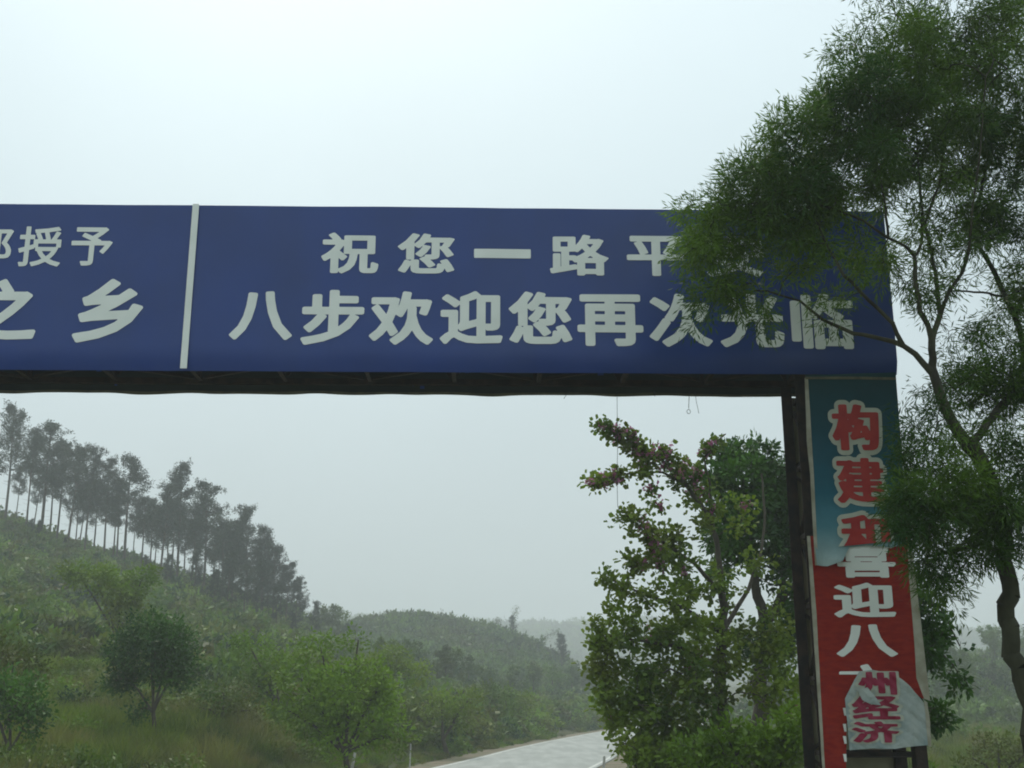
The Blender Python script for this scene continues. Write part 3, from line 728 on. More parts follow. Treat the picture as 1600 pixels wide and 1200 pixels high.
def poly_sheet(name, pts_px, mat, parent, dep, bulge=None, res=.035, edge=None, thick=.003):
    """cloth cut along a surveyed outline (closed list of photo points on the front plane), filled by a fine grid clipped to it"""
    import bmesh
    P = [on_board(x, y) for x, y in pts_px]
    bm = bmesh.new()
    vs = [bm.verts.new((x, 0, z)) for x, z in P]
    bm.faces.new(vs)
    bmesh.ops.triangulate(bm, faces=bm.faces[:])
    xs_ = [p[0] for p in P]; zs_ = [p[1] for p in P]
    for lo, hi, nrm in ((min(xs_), max(xs_), Vector((1, 0, 0))), (min(zs_), max(zs_), Vector((0, 0, 1)))):
        c = lo + res
        while c < hi:
            bmesh.ops.bisect_plane(bm, geom=bm.verts[:] + bm.edges[:] + bm.faces[:], plane_co=nrm * c, plane_no=nrm)
            c += res
    for v in bm.verts:
        v.co.y = dep + (float(bulge(v.co.x, v.co.z)) if bulge else 0)
    me = bpy.data.meshes.new(name)
    r = bmesh.ops.extrude_face_region(bm, geom=bm.faces[:])
    for v in [g for g in r['geom'] if isinstance(g, bmesh.types.BMVert)]: v.co.y += thick
    bmesh.ops.recalc_face_normals(bm, faces=bm.faces[:])
    bm.to_mesh(me); bm.free()
    me.materials.append(mat)
    for p in me.polygons: p.use_smooth = False
    return link(name, me, parent)

wv = lambda x, z: .009 * wob(x * 1.0, z * .6, .30, 3) + .003 * wob(x * .7 + z * .3, z * 1.3, .17, 5)
zcurl = on_board(1330, 835)[1]
wvt = lambda x, z: wv(x, z) - .045 * np.clip((zcurl - z) / .28, 0, 1) ** 2 * (1.2 + np.sin(x * 17))
red = empty('red_banner', (0, GY, 0), GA)
tag(red, 'faded red banner with white characters hanging below the teal one on the pillar', 'banner')
poly_sheet('cloth', [(1264, 838), (1416, 838), (1419, 900), (1427, 1000), (1431, 1060), (1443, 1092), (1428, 1085), (1400, 1062), (1380, 1052), (1345, 1050),
                     (1338, 1060), (1330, 1076), (1323, 1100), (1322, 1150), (1321, 1200), (1323, 1300), (1318, 1400), (1299, 1400), (1284, 1150), (1274, 960)],
           m_redc, red, -.020, wv)
poly_sheet('hem', [(1416, 838), (1422, 838), (1427, 900), (1437, 1000), (1441, 1060), (1452, 1095), (1443, 1092), (1431, 1060), (1427, 1000), (1419, 900)], m_cream, red, -.024, wv, res=.06)
poly_sheet('hem', [(1260, 838), (1265, 838), (1275, 960), (1285, 1150), (1300, 1400), (1297, 1400), (1281, 1150), (1270, 960)], m_cream, red, -.024, wv, res=.06)
teal = empty('teal_banner', (0, GY, 0), GA)
tag(teal, 'teal sky-print banner with big red cream-edged characters at the top of the pillar, torn below', 'banner')
poly_sheet('cloth', [(1258, 588), (1398, 583), (1402, 640), (1408, 720), (1413, 800), (1414, 850), (1392, 856), (1372, 850), (1352, 853), (1337, 849), (1325, 856), (1318, 868), (1311, 879),
                     (1299, 882), (1290, 886), (1274, 884), (1268, 760), (1263, 690)], m_teal, teal, -.036, wvt)
poly_sheet('hem', [(1256, 592), (1261, 592), (1266, 690), (1271, 760), (1277, 884), (1272, 884), (1266, 760), (1259, 690)], m_cream, teal, -.041, wv, res=.06)
poly_sheet('top_cord', [(1257, 590), (1398, 591), (1398, 595), (1257, 594)], m_hem, teal, -.043, wv, res=.06)

def putb(ch, x0, x1, y0, y1, layers, parent, dep, blg=wv, clip=None):
    xc, yc = (x0 + x1) / 2, (y0 + y1) / 2
    ax, _ = on_board(x0, yc); bx, _ = on_board(x1, yc)
    _, zt_ = on_board(xc, y0); _, zb_ = on_board(xc, y1)
    w, h = bx - ax, zt_ - zb_
    ox, oy = layers[0][1:]
    gx, gy = ox * w / (1 + 2 * ox), oy * h / (1 + 2 * oy)
    for i, (mat, lx, ly) in enumerate(layers):
        letter('character' if i == 0 else 'character_outline', ch, (ax + gx, bx - gx, zb_ + gy, zt_ - gy), dep + i * .007, mat, parent, lx, ly, bulge=blg, clip=clip)
def cutz(px, py, slope=0.0):
    x, z = on_board(px, py)
    return (Vector((x, 0, z)), Vector((slope, 0, -1)))
CH = [(m_redl, .055, .022), (m_pale, .135, .12)]
putb('构', 1298, 1371, 634, 705, CH, teal, -.052, wvt)
putb('建', 1305, 1380, 717, 787, CH, teal, -.052, wvt)
putb('和', 1312, 1388, 806, 876, CH, teal, -.052, wvt, clip=[cutz(1350, 851, .1)])
WH = [(m_white, .038, .03)]
putb('喜', 1307, 1397, 846, 903, WH, red, -.026)
putb('迎', 1301, 1397, 911, 965, WH, red, -.026)
putb('八', 1305, 1400, 976, 1026, WH, red, -.026)
putb('市', 1312, 1402, 1038, 1110, WH, red, -.026, clip=[cutz(1350, 1054)])
# leftovers of the lower white writing on the narrow strip
for y_ in (1106, 1131, 1150, 1178):
    (ax, az), (bx, bz) = on_board(1316, y_), on_board(1322, y_ + 12)
    s_ = MB(); n_ = 0
    s_.v = [(ax, -.026 + float(wv(ax, az)), az), (bx, -.026 + float(wv(bx, az)), az), (bx, -.026 + float(wv(bx, bz)), bz), (ax + .01, -.026 + float(wv(ax, bz)), bz)]
    s_.f = [(3, 2, 1, 0)]
    s_.build('character_remnant', m_white, red)

flapb = lambda x, z: .012 * wob(x, z, .16, 11) + .010 * wob(x * 1.5 + z, z, .07, 2) - .03 * np.exp(-((x - fx0) / .06) ** 2)
fx0 = on_board(1418, 1120)[0]
flap = empty('torn_banner', (0, GY, 0), GA)
tag(flap, 'torn pale banner piece with magenta characters flapping low on the pillar', 'banner')
poly_sheet('cloth', [(1340, 1049), (1362, 1047), (1385, 1052), (1404, 1060), (1418, 1073), (1432, 1088), (1441, 1098), (1446, 1130), (1448, 1164), (1420, 1166), (1395, 1170),
                     (1360, 1169), (1325, 1172), (1323, 1140), (1322, 1108), (1318, 1092), (1326, 1076), (1333, 1062)], m_flap, flap, -.052, flapb)
poly_sheet('hem', [(1441, 1094), (1446, 1098), (1450, 1130), (1452, 1166), (1447, 1166), (1445, 1130)], m_cream, flap, -.056, flapb, res=.06)
MG = [(m_mag, .05, .03), (m_pale, .13, .11)]
putb('州', 1338, 1397, 1050, 1086, MG, flap, -.066, flapb, clip=[(Vector((0, 0, on_board(1350, 1049)[1])), Vector((0, 0, 1)))])
putb('经', 1328, 1402, 1086, 1124, MG, flap, -.066, flapb)
putb('济', 1328, 1402, 1127, 1160, MG, flap, -.066, flapb)
# a curled tongue of the torn sheet over the middle character
poly_sheet('curled_tongue', [(1336, 1078), (1352, 1074), (1366, 1092), (1372, 1102), (1356, 1100), (1344, 1094)], m_flap, flap, -.078, flapb, res=.04)

# ---------------------------------------------------------------- wires hanging from the beam
m_wire = simple('dark wire', (.05, .06, .07))
def wire(label, pts, r=.0035, loop=None):
    mb = MB()
    P = []
    for px, py in pts:
        x, z = on_board(px, py, BD + .02)
        P.append((x, BD + .02, z))
    # local frame of the gantry
    o = empty('hanging_wire', (0, GY, 0), GA)
    mb.tube(P, r, 5)
    mb.build('wire', m_wire, o, True)
    if loop:
        x, z = on_board(*loop, BD + .02); m2 = MB()
        m2.tube([(x + .02 * math.cos(a), BD + .02, z + .026 * math.sin(a)) for a in np.linspace(0, 2 * math.pi, 13)], r * .9, 4)
        m2.build('loop', m_wire, o, True)
    tag(o, label, 'wire', 'wires dangling under the beam')
wire('long thin wire hanging from the beam down to the flowering branches, hooked at its end', [(964, 612), (965, 700), (964, 745), (965, 790), (969, 802), (974, 806)], .003)
wire('short wire ending in a small loop under the beam', [(1077, 612), (1076, 638)], .004, (1076, 643))
wire('short slanting wire just right of the looped one', [(1086, 612), (1088, 628), (1092, 646)], .0028)
wire('curled scrap of wire under the beam left of the long wire', [(890, 612), (884, 618), (881, 623)], .003)
wire('tiny stub of wire under the beam between the long and the looped ones', [(1022, 612), (1023, 619)], .006)


# ---------------------------------------------------------------- vegetation builders
def leaf_quads(C, D, length, width, rgen, bend=.15, jitter=.3):
    """one pointed leaf (two triangles joined as a quad) at each C along direction D"""
    n = len(C)
    D = D / (np.linalg.norm(D, axis=1, keepdims=True) + 1e-9)
    A = rgen.normal(size=(n, 3))
    S = np.cross(D, A); S /= (np.linalg.norm(S, axis=1, keepdims=True) + 1e-9)
    Nn = np.cross(S, D)
    l = length * (1 + jitter * rgen.uniform(-1, 1, n))[:, None]
    w = width * (1 + jitter * rgen.uniform(-1, 1, n))[:, None]
    mid = C + D * l * .5 + Nn * l * bend * .5
    V = np.stack([C, mid + S * w / 2, C + D * l - Nn * l * bend * .3, mid - S * w / 2], 1).reshape(-1, 3)
    Fq = np.arange(n * 4).reshape(-1, 4)
    return V, Fq

def round_leaves(C, D, size, rgen):
    """broad folded leaf: two half discs hinged on the midrib, six vertices"""
    n = len(C)
    D = D / (np.linalg.norm(D, axis=1, keepdims=True) + 1e-9)
    A = rgen.normal(size=(n, 3)) * .6 + np.array([0, 0, 1.0])
    S = np.cross(D, A); S /= (np.linalg.norm(S, axis=1, keepdims=True) + 1e-9)
    Nn = np.cross(S, D)
    l = (size * rgen.uniform(.7, 1.25, n))[:, None]
    fold = .22
    a = C; b_ = C + D * l
    r1 = C + D * l * .22 + S * l * .45 + Nn * l * fold; r2 = C + D * l * .95 + S * l * .38 + Nn * l * fold
    l1 = C + D * l * .22 - S * l * .45 + Nn * l * fold; l2 = C + D * l * .95 - S * l * .38 + Nn * l * fold
    V = np.stack([a, r1, r2, b_, l2, l1], 1).reshape(-1, 3)
    i = np.arange(n)[:, None] * 6
    Fq = np.concatenate([i + np.array([[0, 1, 2, 3]]), i + np.array([[0, 3, 4, 5]])])
    return V, Fq

def unit(rgen, n):
    v = rgen.normal(size=(n, 3)); return v / np.linalg.norm(v, axis=1, keepdims=True)

def blob_points(blobs, rgen, dens):
    """blobs: (centre, radii, weight) -> points filled towards the shell"""
    P = []; K = []
    for bi, (c, r, w) in enumerate(blobs):
        n = max(1, int(dens * w))
        u = unit(rgen, n) * (rgen.uniform(.15, 1, n) ** .45)[:, None]
        P.append(np.array(c) + u * np.array(r)); K.append(np.full(n, bi))
    return np.concatenate(P), np.concatenate(K)

def grow(limbs, A, rgen, step=.25, tip=.004, droop=-.02, expo=2.3, minlen=.06):
    """limbs: polylines [(Vector, radius), ...]; A: attractor points. Returns nodes, parent, radius, tip index of each attractor"""
    P = []; par = []; fixed = []
    for pl, attach in limbs:
        prev = -1
        if attach is not None:
            d = [(Vector(q) - pl[0][0]).length for q in P]; prev = int(np.argmin(d))
        pts = [p for p, r in pl]; rr = [r for p, r in pl]
        # resample
        for k in range(len(pts)):
            if k == 0 and prev >= 0 and (Vector(P[prev]) - pts[0]).length < .05: continue
            if k and (pts[k] - pts[k-1]).length > step:
                m = int((pts[k] - pts[k-1]).length / step)
                for j in range(1, m + 1):
                    f = j / (m + 1)
                    q = pts[k-1].lerp(pts[k], f) + Vector(rgen.normal(size=3)) * rr[k] * .25
                    P.append(tuple(q)); par.append(prev); fixed.append(rr[k-1] * (1-f) + rr[k] * f); prev = len(P) - 1
            P.append(tuple(pts[k])); par.append(prev); fixed.append(rr[k]); prev = len(P) - 1
    n0 = len(P)
    P = np.array(P); par = list(par); fixed = list(fixed)
    d0 = np.sqrt(((A[:, None] - P[None]) ** 2).sum(-1)).min(1)
    order = np.argsort(d0)
    cap = n0 + len(A) * 14
    Q = np.zeros((cap, 3)); Q[:n0] = P; n = n0
    tips = np.full(len(A), -1)
    for a in order:
        p = A[a]
        d = np.sqrt(((Q[:n] - p) ** 2).sum(-1)) + rgen.uniform(0, .04)
        i = int(np.argmin(d)); dist = d[i]
        m = min(12, max(1, int(dist / step) + 1))
        s = Q[i].copy(); vec = p - s
        perp = np.cross(vec, rgen.normal(size=3)); perp /= (np.linalg.norm(perp) + 1e-9)
        prev = i
        for j in range(1, m + 1):
            f = j / m
            q = s + vec * f + perp * dist * .10 * math.sin(math.pi * f) + np.array([0, 0, 1]) * dist * .12 * math.sin(math.pi * f)
            q += rgen.normal(size=3) * dist * .015
            Q[n] = q; par.append(prev); fixed.append(0.0); prev = n; n += 1
        tips[a] = prev
    Q = Q[:n]; par = np.array(par)
    acc = np.zeros(n); leafn = np.ones(n, bool); leafn[par[par >= 0]] = False
    acc[leafn] = tip ** expo
    for i in range(n - 1, -1, -1):
        # children always come after their parents
        if par[i] >= 0: acc[par[i]] += acc[i]
    rad = acc ** (1 / expo)
    fx = np.array(fixed); m = fx > 0
    rad[m] = fx[m]
    for i in range(n):
        if par[i] >= 0: rad[i] = min(rad[i], rad[par[i]])
    return Q, par, rad, tips

def tubes_mesh(name, Q, par, rad, mat, sides=5, minr=0.0, cutoff=0):
    idx = np.where(par >= 0)[0]
    a = Q[par[idx]]; b_ = Q[idx]; r1 = rad[idx]; r0 = np.minimum(rad[par[idx]], np.maximum(r1 * 1.3, r1 + .001))
    d = b_ - a; ln = np.linalg.norm(d, axis=1, keepdims=True); d /= (ln + 1e-9)
    a = a - d * r0[:, None] * .3
    up = np.where(np.abs(d[:, 2:3]) > .9, np.array([[1.0, 0, 0]]), np.array([[0, 0, 1.0]]))
    s = np.cross(d, up); s /= np.linalg.norm(s, axis=1, keepdims=True); t_ = np.cross(s, d)
    n = len(idx); ang = np.arange(sides) * 2 * math.pi / sides
    ring = s[:, None] * np.cos(ang)[None, :, None] + t_[:, None] * np.sin(ang)[None, :, None]
    V = np.concatenate([a[:, None] + ring * r0[:, None, None], b_[:, None] + ring * r1[:, None, None]], 1).reshape(-1, 3)
    k = np.arange(sides); k2 = (k + 1) % sides
    Fq = (np.arange(n)[:, None, None] * 2 * sides + np.stack([k, k2, k2 + sides, k + sides], -1)[None]).reshape(-1, 4)
    return mesh_np(name, V, Fq, mat, smooth=True)

m_bark = simple('grey brown bark', (.045, .036, .026), (.10, .085, .06), 7, .9, .8, stretch=(1, 1, .35))
m_bark_moss = simple('mossy bark', (.022, .021, .012), (.06, .06, .03), 6, .9, 1.0, stretch=(1, 1, .3))
m_bark_pine = simple('pine bark', (.06, .04, .03), (.11, .085, .065), 3, .9)

m_aca = foliage_mat('acacia leaves', (.024, .080, .005), (.16, .28, .014), trans=.36, patch=.8)
m_bau = foliage_mat('orchid tree leaves', (.045, .11, .006), (.23, .34, .026), dry=(.20, .13, .03), trans=.38, patch=.7, dryfac=.25)
m_dark = foliage_mat('dark broad leaves', (.012, .055, .005), (.085, .21, .014), trans=.25, patch=.8)
m_shrub = foliage_mat('hillside shrubs', (.010, .060, .004), (.18, .31, .012), dry=(.16, .11, .03), trans=.28, patch=.2, dryfac=.5)
m_wood = foliage_mat('far woodland', (.010, .045, .009), (.13, .24, .020), dry=(.12, .09, .03), trans=.22, patch=.07, dryfac=.4)
m_grass = foliage_mat('tall dry and green grass', (.045, .10, .006), (.21, .29, .022), dry=(.27, .23, .08), trans=.3, patch=.2, dryfac=.7)
m_pine = foliage_mat('pine needles', (.014, .030, .016), (.040, .060, .028), trans=.15, patch=.1)
m_flower = foliage_mat('pink orchid tree petals', (.42, .10, .24), (.62, .26, .42), trans=.3, patch=2)

def sprays(Q, par, tips, A, rgen, n, spread, back=.5):
    """leaf bases round each tip, some a little back along the twig; returns base, direction, owner"""
    T = Q[tips]; B = Q[par[tips]]
    ax = T - B; ax /= (np.linalg.norm(ax, axis=1, keepdims=True) + 1e-9)
    T = np.repeat(T, n, 0); ax = np.repeat(ax, n, 0); own = np.repeat(np.arange(len(tips)), n)
    u = unit(rgen, len(T))
    C = T + u * spread * rgen.uniform(.05, 1, len(T))[:, None] - ax * rgen.uniform(0, back, len(T))[:, None] * spread
    D = u * .8 + ax * .5 + rgen.normal(size=u.shape) * .35
    return C, D, own

def make_tree(name, label, cat, base, limbs, blobs, dens, leafn, spread, leaf, mats, seed, step=.25, tip=.004, droop=0.0, group=None, filt=None, round_=False, flowers=None, sides=6, cname='foliage'):
    g = np.random.default_rng(seed)
    A, K = blob_points(blobs, g, dens)
    if filt is not None:
        ok = filt(A); A, K = A[ok], K[ok]
    Q, par, rad, tips = grow(limbs, A, g, step, tip)
    root = empty(name, base)
    tag(root, label, cat, group)
    off = np.array(base)
    link('trunk', tubes_mesh('trunk', Q - off, par, rad, mats[0], sides), root)
    C, D, own = sprays(Q, par, tips, A, g, leafn, spread)
    D[:, 2] -= droop
    ck = g.uniform(0, 1, len(blobs))[K][own] * .5 + g.uniform(0, 1, len(A))[own] * .3
    if filt is not None:
        ok = filt(C); C, D, ck = C[ok], D[ok], ck[ok]
    if round_:
        V, Fq = round_leaves(C, D, leaf[0], g); per = 6
    else:
        V, Fq = leaf_quads(C, D, leaf[0], leaf[1], g, bend=leaf[2] if len(leaf) > 2 else .15); per = 4
    tint = np.clip(np.repeat(ck + g.uniform(0, .35, len(C)), per), 0, 1)
    f = link(cname, mesh_np(cname, V - off, Fq, mats[1], tint), root)
    f['kind'] = 'stuff'
    if flowers:
        sel = g.random(len(A)) < flowers(A)
        if sel.any():
            C, D, own = sprays(Q, par, tips[sel], A[sel], g, 9, spread * .9)
            C = np.repeat(C, 4, 0) ; D = unit(g, len(C)) + np.array([0, 0, .2])
            V, Fq = leaf_quads(C, D, .07, .04, g)
            b2 = link('blossom', mesh_np('blossom', V - off, Fq, mats[2], g.uniform(0, 1, len(C)).repeat(4)), root)
            b2['kind'] = 'stuff'
    return root

def pl(Y, pts):
    """a limb surveyed as (px, py, width in px[, Y])"""
    o = []
    for p in pts:
        y = p[3] if len(p) > 3 else Y
        o.append((at(p[0], p[1], y), p[2] / 2 / F * y))
    return o
def blob(px, py, rx, ry, Y, ry_m, w=1.0):
    c = at(px, py, Y)
    return (tuple(c), (rx / F * Y, ry_m, ry / F * Y), rx * ry * w)

# ---------------------------------------------------------------- the acacia in front of the gantry
limbs = [
 (pl(10.6, [(1648, 1478, 40), (1642, 1380, 37), (1628, 1250, 34), (1612, 1130, 31), (1596, 1060, 29), (1580, 1000, 28), (1571, 945, 27), (1572, 890, 27), (1568, 830, 27), (1553, 770, 26), (1535, 725, 25), (1512, 695, 24)]), None),
 (pl(10.6, [(1512, 695, 22), (1488, 660, 19), (1470, 620, 17), (1459, 585, 16), (1458, 560, 13), (1456, 530, 12)]), True),
 (pl(10.6, [(1455, 582, 12), (1430, 553, 10), (1411, 540, 9), (1380, 530, 7.5, 10.7), (1333, 521, 6.5, 10.8), (1285, 499, 5.5, 10.9), (1250, 470, 4, 10.9), (1200, 455, 3, 10.8)]), True),
 (pl(10.6, [(1411, 540, 8), (1395, 505, 7, 10.5), (1358, 470, 6, 10.4), (1318, 430, 5, 10.3), (1290, 380, 4, 10.3), (1270, 330, 3, 10.3)]), True),
 (pl(10.6, [(1456, 528, 10), (1450, 508, 9), (1437, 487, 9), (1431, 447, 8), (1429, 400, 7), (1415, 385, 5, 10.5), (1388, 372, 5, 10.4), (1383, 320, 4.5, 10.3), (1372, 260, 4, 10.3), (1350, 200, 3, 10.3)]), True),
 (pl(10.6, [(1430, 402, 5), (1440, 380, 4.5, 10.8), (1441, 327, 4, 10.9), (1436, 270, 4, 10.9), (1430, 180, 3, 11), (1420, 90, 2.5, 11)]), True),
 (pl(10.6, [(1457, 528, 10), (1469, 492, 9, 10.7), (1464, 450, 7, 10.8), (1456, 395, 6, 10.9), (1445, 350, 5, 11), (1470, 280, 4, 11.2), (1480, 180, 3, 11.3)]), True),
 (pl(10.6, [(1468, 490, 7, 10.7), (1482, 458, 6, 10.6), (1503, 427, 6, 10.5), (1514, 390, 5, 10.4), (1518, 340, 4, 10.3), (1530, 250, 3.5, 10.3), (1540, 120, 3, 10.3)]), True),
 (pl(10.6, [(1388, 372, 5, 10.4), (1350, 345, 4, 10.3), (1300, 325, 3.5, 10.3), (1230, 310, 3, 10.4), (1160, 320, 2.5, 10.5)]), True),
 (pl(10.6, [(1514, 697, 16), (1535, 675, 14, 10.7), (1556, 645, 13, 10.9), (1580, 615, 12, 11.1), (1600, 570, 11, 11.3), (1597, 530, 11, 11.4), (1586, 495, 10, 11.4), (1570, 462, 9, 11.4), (1548, 415, 8, 11.4), (1530, 385, 7, 11.4), (1525, 330, 6, 11.5), (1545, 240, 5, 11.6), (1560, 140, 4, 11.7), (1565, 60, 3, 11.7)]), True),
 (pl(10.6, [(1588, 497, 8, 11.4), (1605, 450, 7, 11.3), (1615, 400, 6, 11.2), (1630, 320, 5, 11.1), (1640, 200, 4, 11)]), True),
 (pl(10.6, [(1572, 466, 5, 11.4), (1545, 458, 4, 11.2), (1510, 455, 3.5, 11), (1485, 455, 3, 10.9)]), True),
 (pl(10.6, [(1565, 820, 13), (1600, 800, 11, 10.4), (1650, 740, 9, 10.3), (1680, 640, 7, 10.3)]), True),
 (pl(10.6, [(1556, 775, 9), (1520, 790, 8, 10.4), (1480, 795, 7, 10.2), (1440, 790, 5, 10.1), (1410, 780, 4, 10.1)]), True),
 (pl(10.6, [(1568, 830, 8), (1530, 850, 6, 10.5), (1490, 862, 5, 10.5), (1450, 870, 4, 10.5)]), True),
]
D_ = 1.0
bl = [blob(*a) for a in (
 (1700, 60, 80, 90, 11, 1, .9), (1720, 260, 80, 90, 11, 1, .8), (1500, -90, 80, 60, 11, 1, .8), (1390, -60, 60, 40, 10.8, .7, .5), (1620, -80, 80, 70, 11.2, 1, .8), (1720, 450, 60, 80, 10.9, .9, .6),
 (1090, 345, 48, 40, 10.6, .45, .8), (1100, 395, 48, 38, 10.6, .5, 1), (1110, 445, 42, 38, 10.7, .45, .55), (1088, 500, 24, 20, 10.7, .3, .35), (1150, 440, 44, 50, 10.7, .4, .45),
 (1165, 300, 62, 55, 10.6, .6, 1), (1185, 365, 62, 45, 10.6, .6, .7), (1240, 240, 75, 62, 10.5, .8, 1.3), (1250, 320, 72, 55, 10.5, .7, 1.3), (1250, 400, 55, 40, 10.6, .5, .7), (1345, 400, 50, 40, 10.6, .3, .45), (1200, 500, 40, 22, 10.7, .3, .3),
 (1330, 185, 72, 72, 10.5, .9, 1.4), (1335, 275, 75, 45, 10.5, .8, 1), (1300, 150, 55, 30, 10.5, .5, .5), (1410, 110, 70, 78, 10.7, 1, 1.4), (1420, 210, 70, 60, 10.8, 1, 1.25), (1390, 290, 45, 40, 10.7, .6, .5),
 (1350, 75, 40, 45, 10.6, .4, .28), (1330, 45, 25, 25, 10.6, .3, .18), (1315, 90, 35, 35, 10.6, .3, .25), (1400, 20, 60, 30, 10.8, .5, .3), (1460, 50, 50, 50, 11, .6, .4),
 (1530, 70, 55, 60, 11.2, .9, 1.5), (1525, 150, 70, 60, 11.2, 1, 1.4), (1500, 235, 70, 55, 11.1, 1, 1.1), (1580, 230, 60, 60, 11.2, 1, 1.4), (1640, 150, 60, 80, 11, 1, .8), (1600, 40, 60, 50, 11.3, .7, .35),
 (1530, 350, 38, 38, 11.0, .5, 1.5), (1590, 330, 50, 50, 11.1, .6, .9), (1610, 440, 45, 60, 11.2, .6, 1.0), (1460, 330, 50, 50, 10.9, .8, .5), (1420, 400, 40, 60, 10.8, .7, .35), (1490, 420, 60, 50, 10.9, .8, .35),
 (1440, 480, 50, 50, 10.8, .6, .2), (1560, 520, 60, 40, 11.2, .6, .4), (1520, 560, 60, 50, 11.1, .6, .5), (1580, 610, 40, 50, 11.0, .5, .9), (1550, 600, 60, 40, 11, .6, .6), (1500, 620, 45, 40, 10.9, .5, .4), (1650, 560, 60, 80, 10.8, .8, .7),
 (1310, 350, 60, 35, 10.6, .5, .28), (1300, 440, 60, 50, 10.5, .4, .14), (1350, 480, 50, 40, 10.6, .3, .06), (1290, 520, 50, 25, 10.9, .2, .08), (1170, 480, 40, 20, 10.8, .3, .4),
 (1440, 640, 40, 30, 10.7, .4, .4), (1425, 690, 35, 40, 10.6, .3, .5), (1440, 725, 40, 34, 10.4, .45, .7), (1480, 700, 30, 24, 10.3, .3, .5), (1430, 785, 46, 40, 10.2, .45, 1.1), (1500, 760, 56, 40, 10.3, .5, 1.0), (1550, 800, 50, 60, 10.4, .5, 1.1), (1402, 820, 24, 40, 10.1, .3, .9), (1398, 770, 22, 16, 10.1, .3, .8), (1470, 815, 50, 26, 10.2, .4, .9),
 (1450, 860, 50, 26, 10.4, .4, .7), (1530, 860, 45, 30, 10.4, .4, .9), (1590, 730, 50, 50, 10.5, .5, .9), (1480, 905, 50, 28, 10.5, .35, .5), (1440, 895, 35, 30, 10.5, .3, .5), (1505, 945, 25, 22, 10.5, .2, .15), (1540, 690, 50, 40, 10.8, .5, .4), (1650, 850, 50, 60, 10.3, .5, .8))]
make_tree('acacia_tree', 'narrow-leaved tree with forked trunk in front of the pillar, its crown overhanging the blue sign', 'tree', tuple(at(1648, 1483, 10.6)), limbs, bl, 1/44.0, 52, .16, (.088, .0120, .12),
          (m_bark_moss, m_aca), 5, step=.14, tip=.0022, droop=.25, filt=lambda A: (A[:, 1] < GY - .30) | (A[:, 0] > 4.6) | (A[:, 2] > zt + .3), sides=8)

# ---------------------------------------------------------------- the flowering tree beyond the gantry and its neighbours
limbs = [
 (pl(21, [(1128, 1216, 26), (1130, 1130, 22), (1125, 1060, 19), (1130, 985, 16), (1128, 930, 13)]), None),
 (pl(21, [(1128, 930, 10), (1122, 870, 9), (1112, 812, 8.5), (1092, 785, 8), (1070, 755, 7, 20.8), (1052, 735, 6, 20.6), (1030, 715, 5, 20.4), (1005, 700, 4, 20.2), (975, 680, 3, 20), (948, 668, 2.2, 19.9)]), True),
 (pl(21, [(1068, 755, 4, 20.8), (1035, 738, 3.5, 20.5), (1000, 738, 3, 20.2), (960, 742, 2.6, 20), (925, 754, 2, 19.8)]), True),
 (pl(21, [(1128, 930, 8), (1085, 880, 6, 20.5), (1040, 850, 5, 20.2), (1005, 830, 3.5, 20), (985, 805, 2.6, 19.8), (965, 815, 2, 19.8)]), True),
 (pl(21, [(1128, 990, 8), (1070, 950, 6, 20.2), (1010, 930, 4.5, 20), (975, 915, 3, 19.8), (945, 902, 2.2, 19.8)]), True),
 (pl(21, [(1128, 1050, 8), (1060, 1010, 6, 20), (990, 1000, 4, 19.8), (940, 990, 3, 19.6), (925, 975, 2, 19.6)]), True),
 (pl(21, [(1112, 812, 5), (1110, 760, 4, 21), (1100, 715, 3, 21), (1120, 690, 2.4, 21), (1134, 678, 2, 21)]), True),
 (pl(21, [(1130, 985, 8), (1170, 920, 6, 21.4), (1190, 860, 5, 21.6), (1195, 800, 4, 21.8), (1190, 740, 3, 21.8)]), True),
]
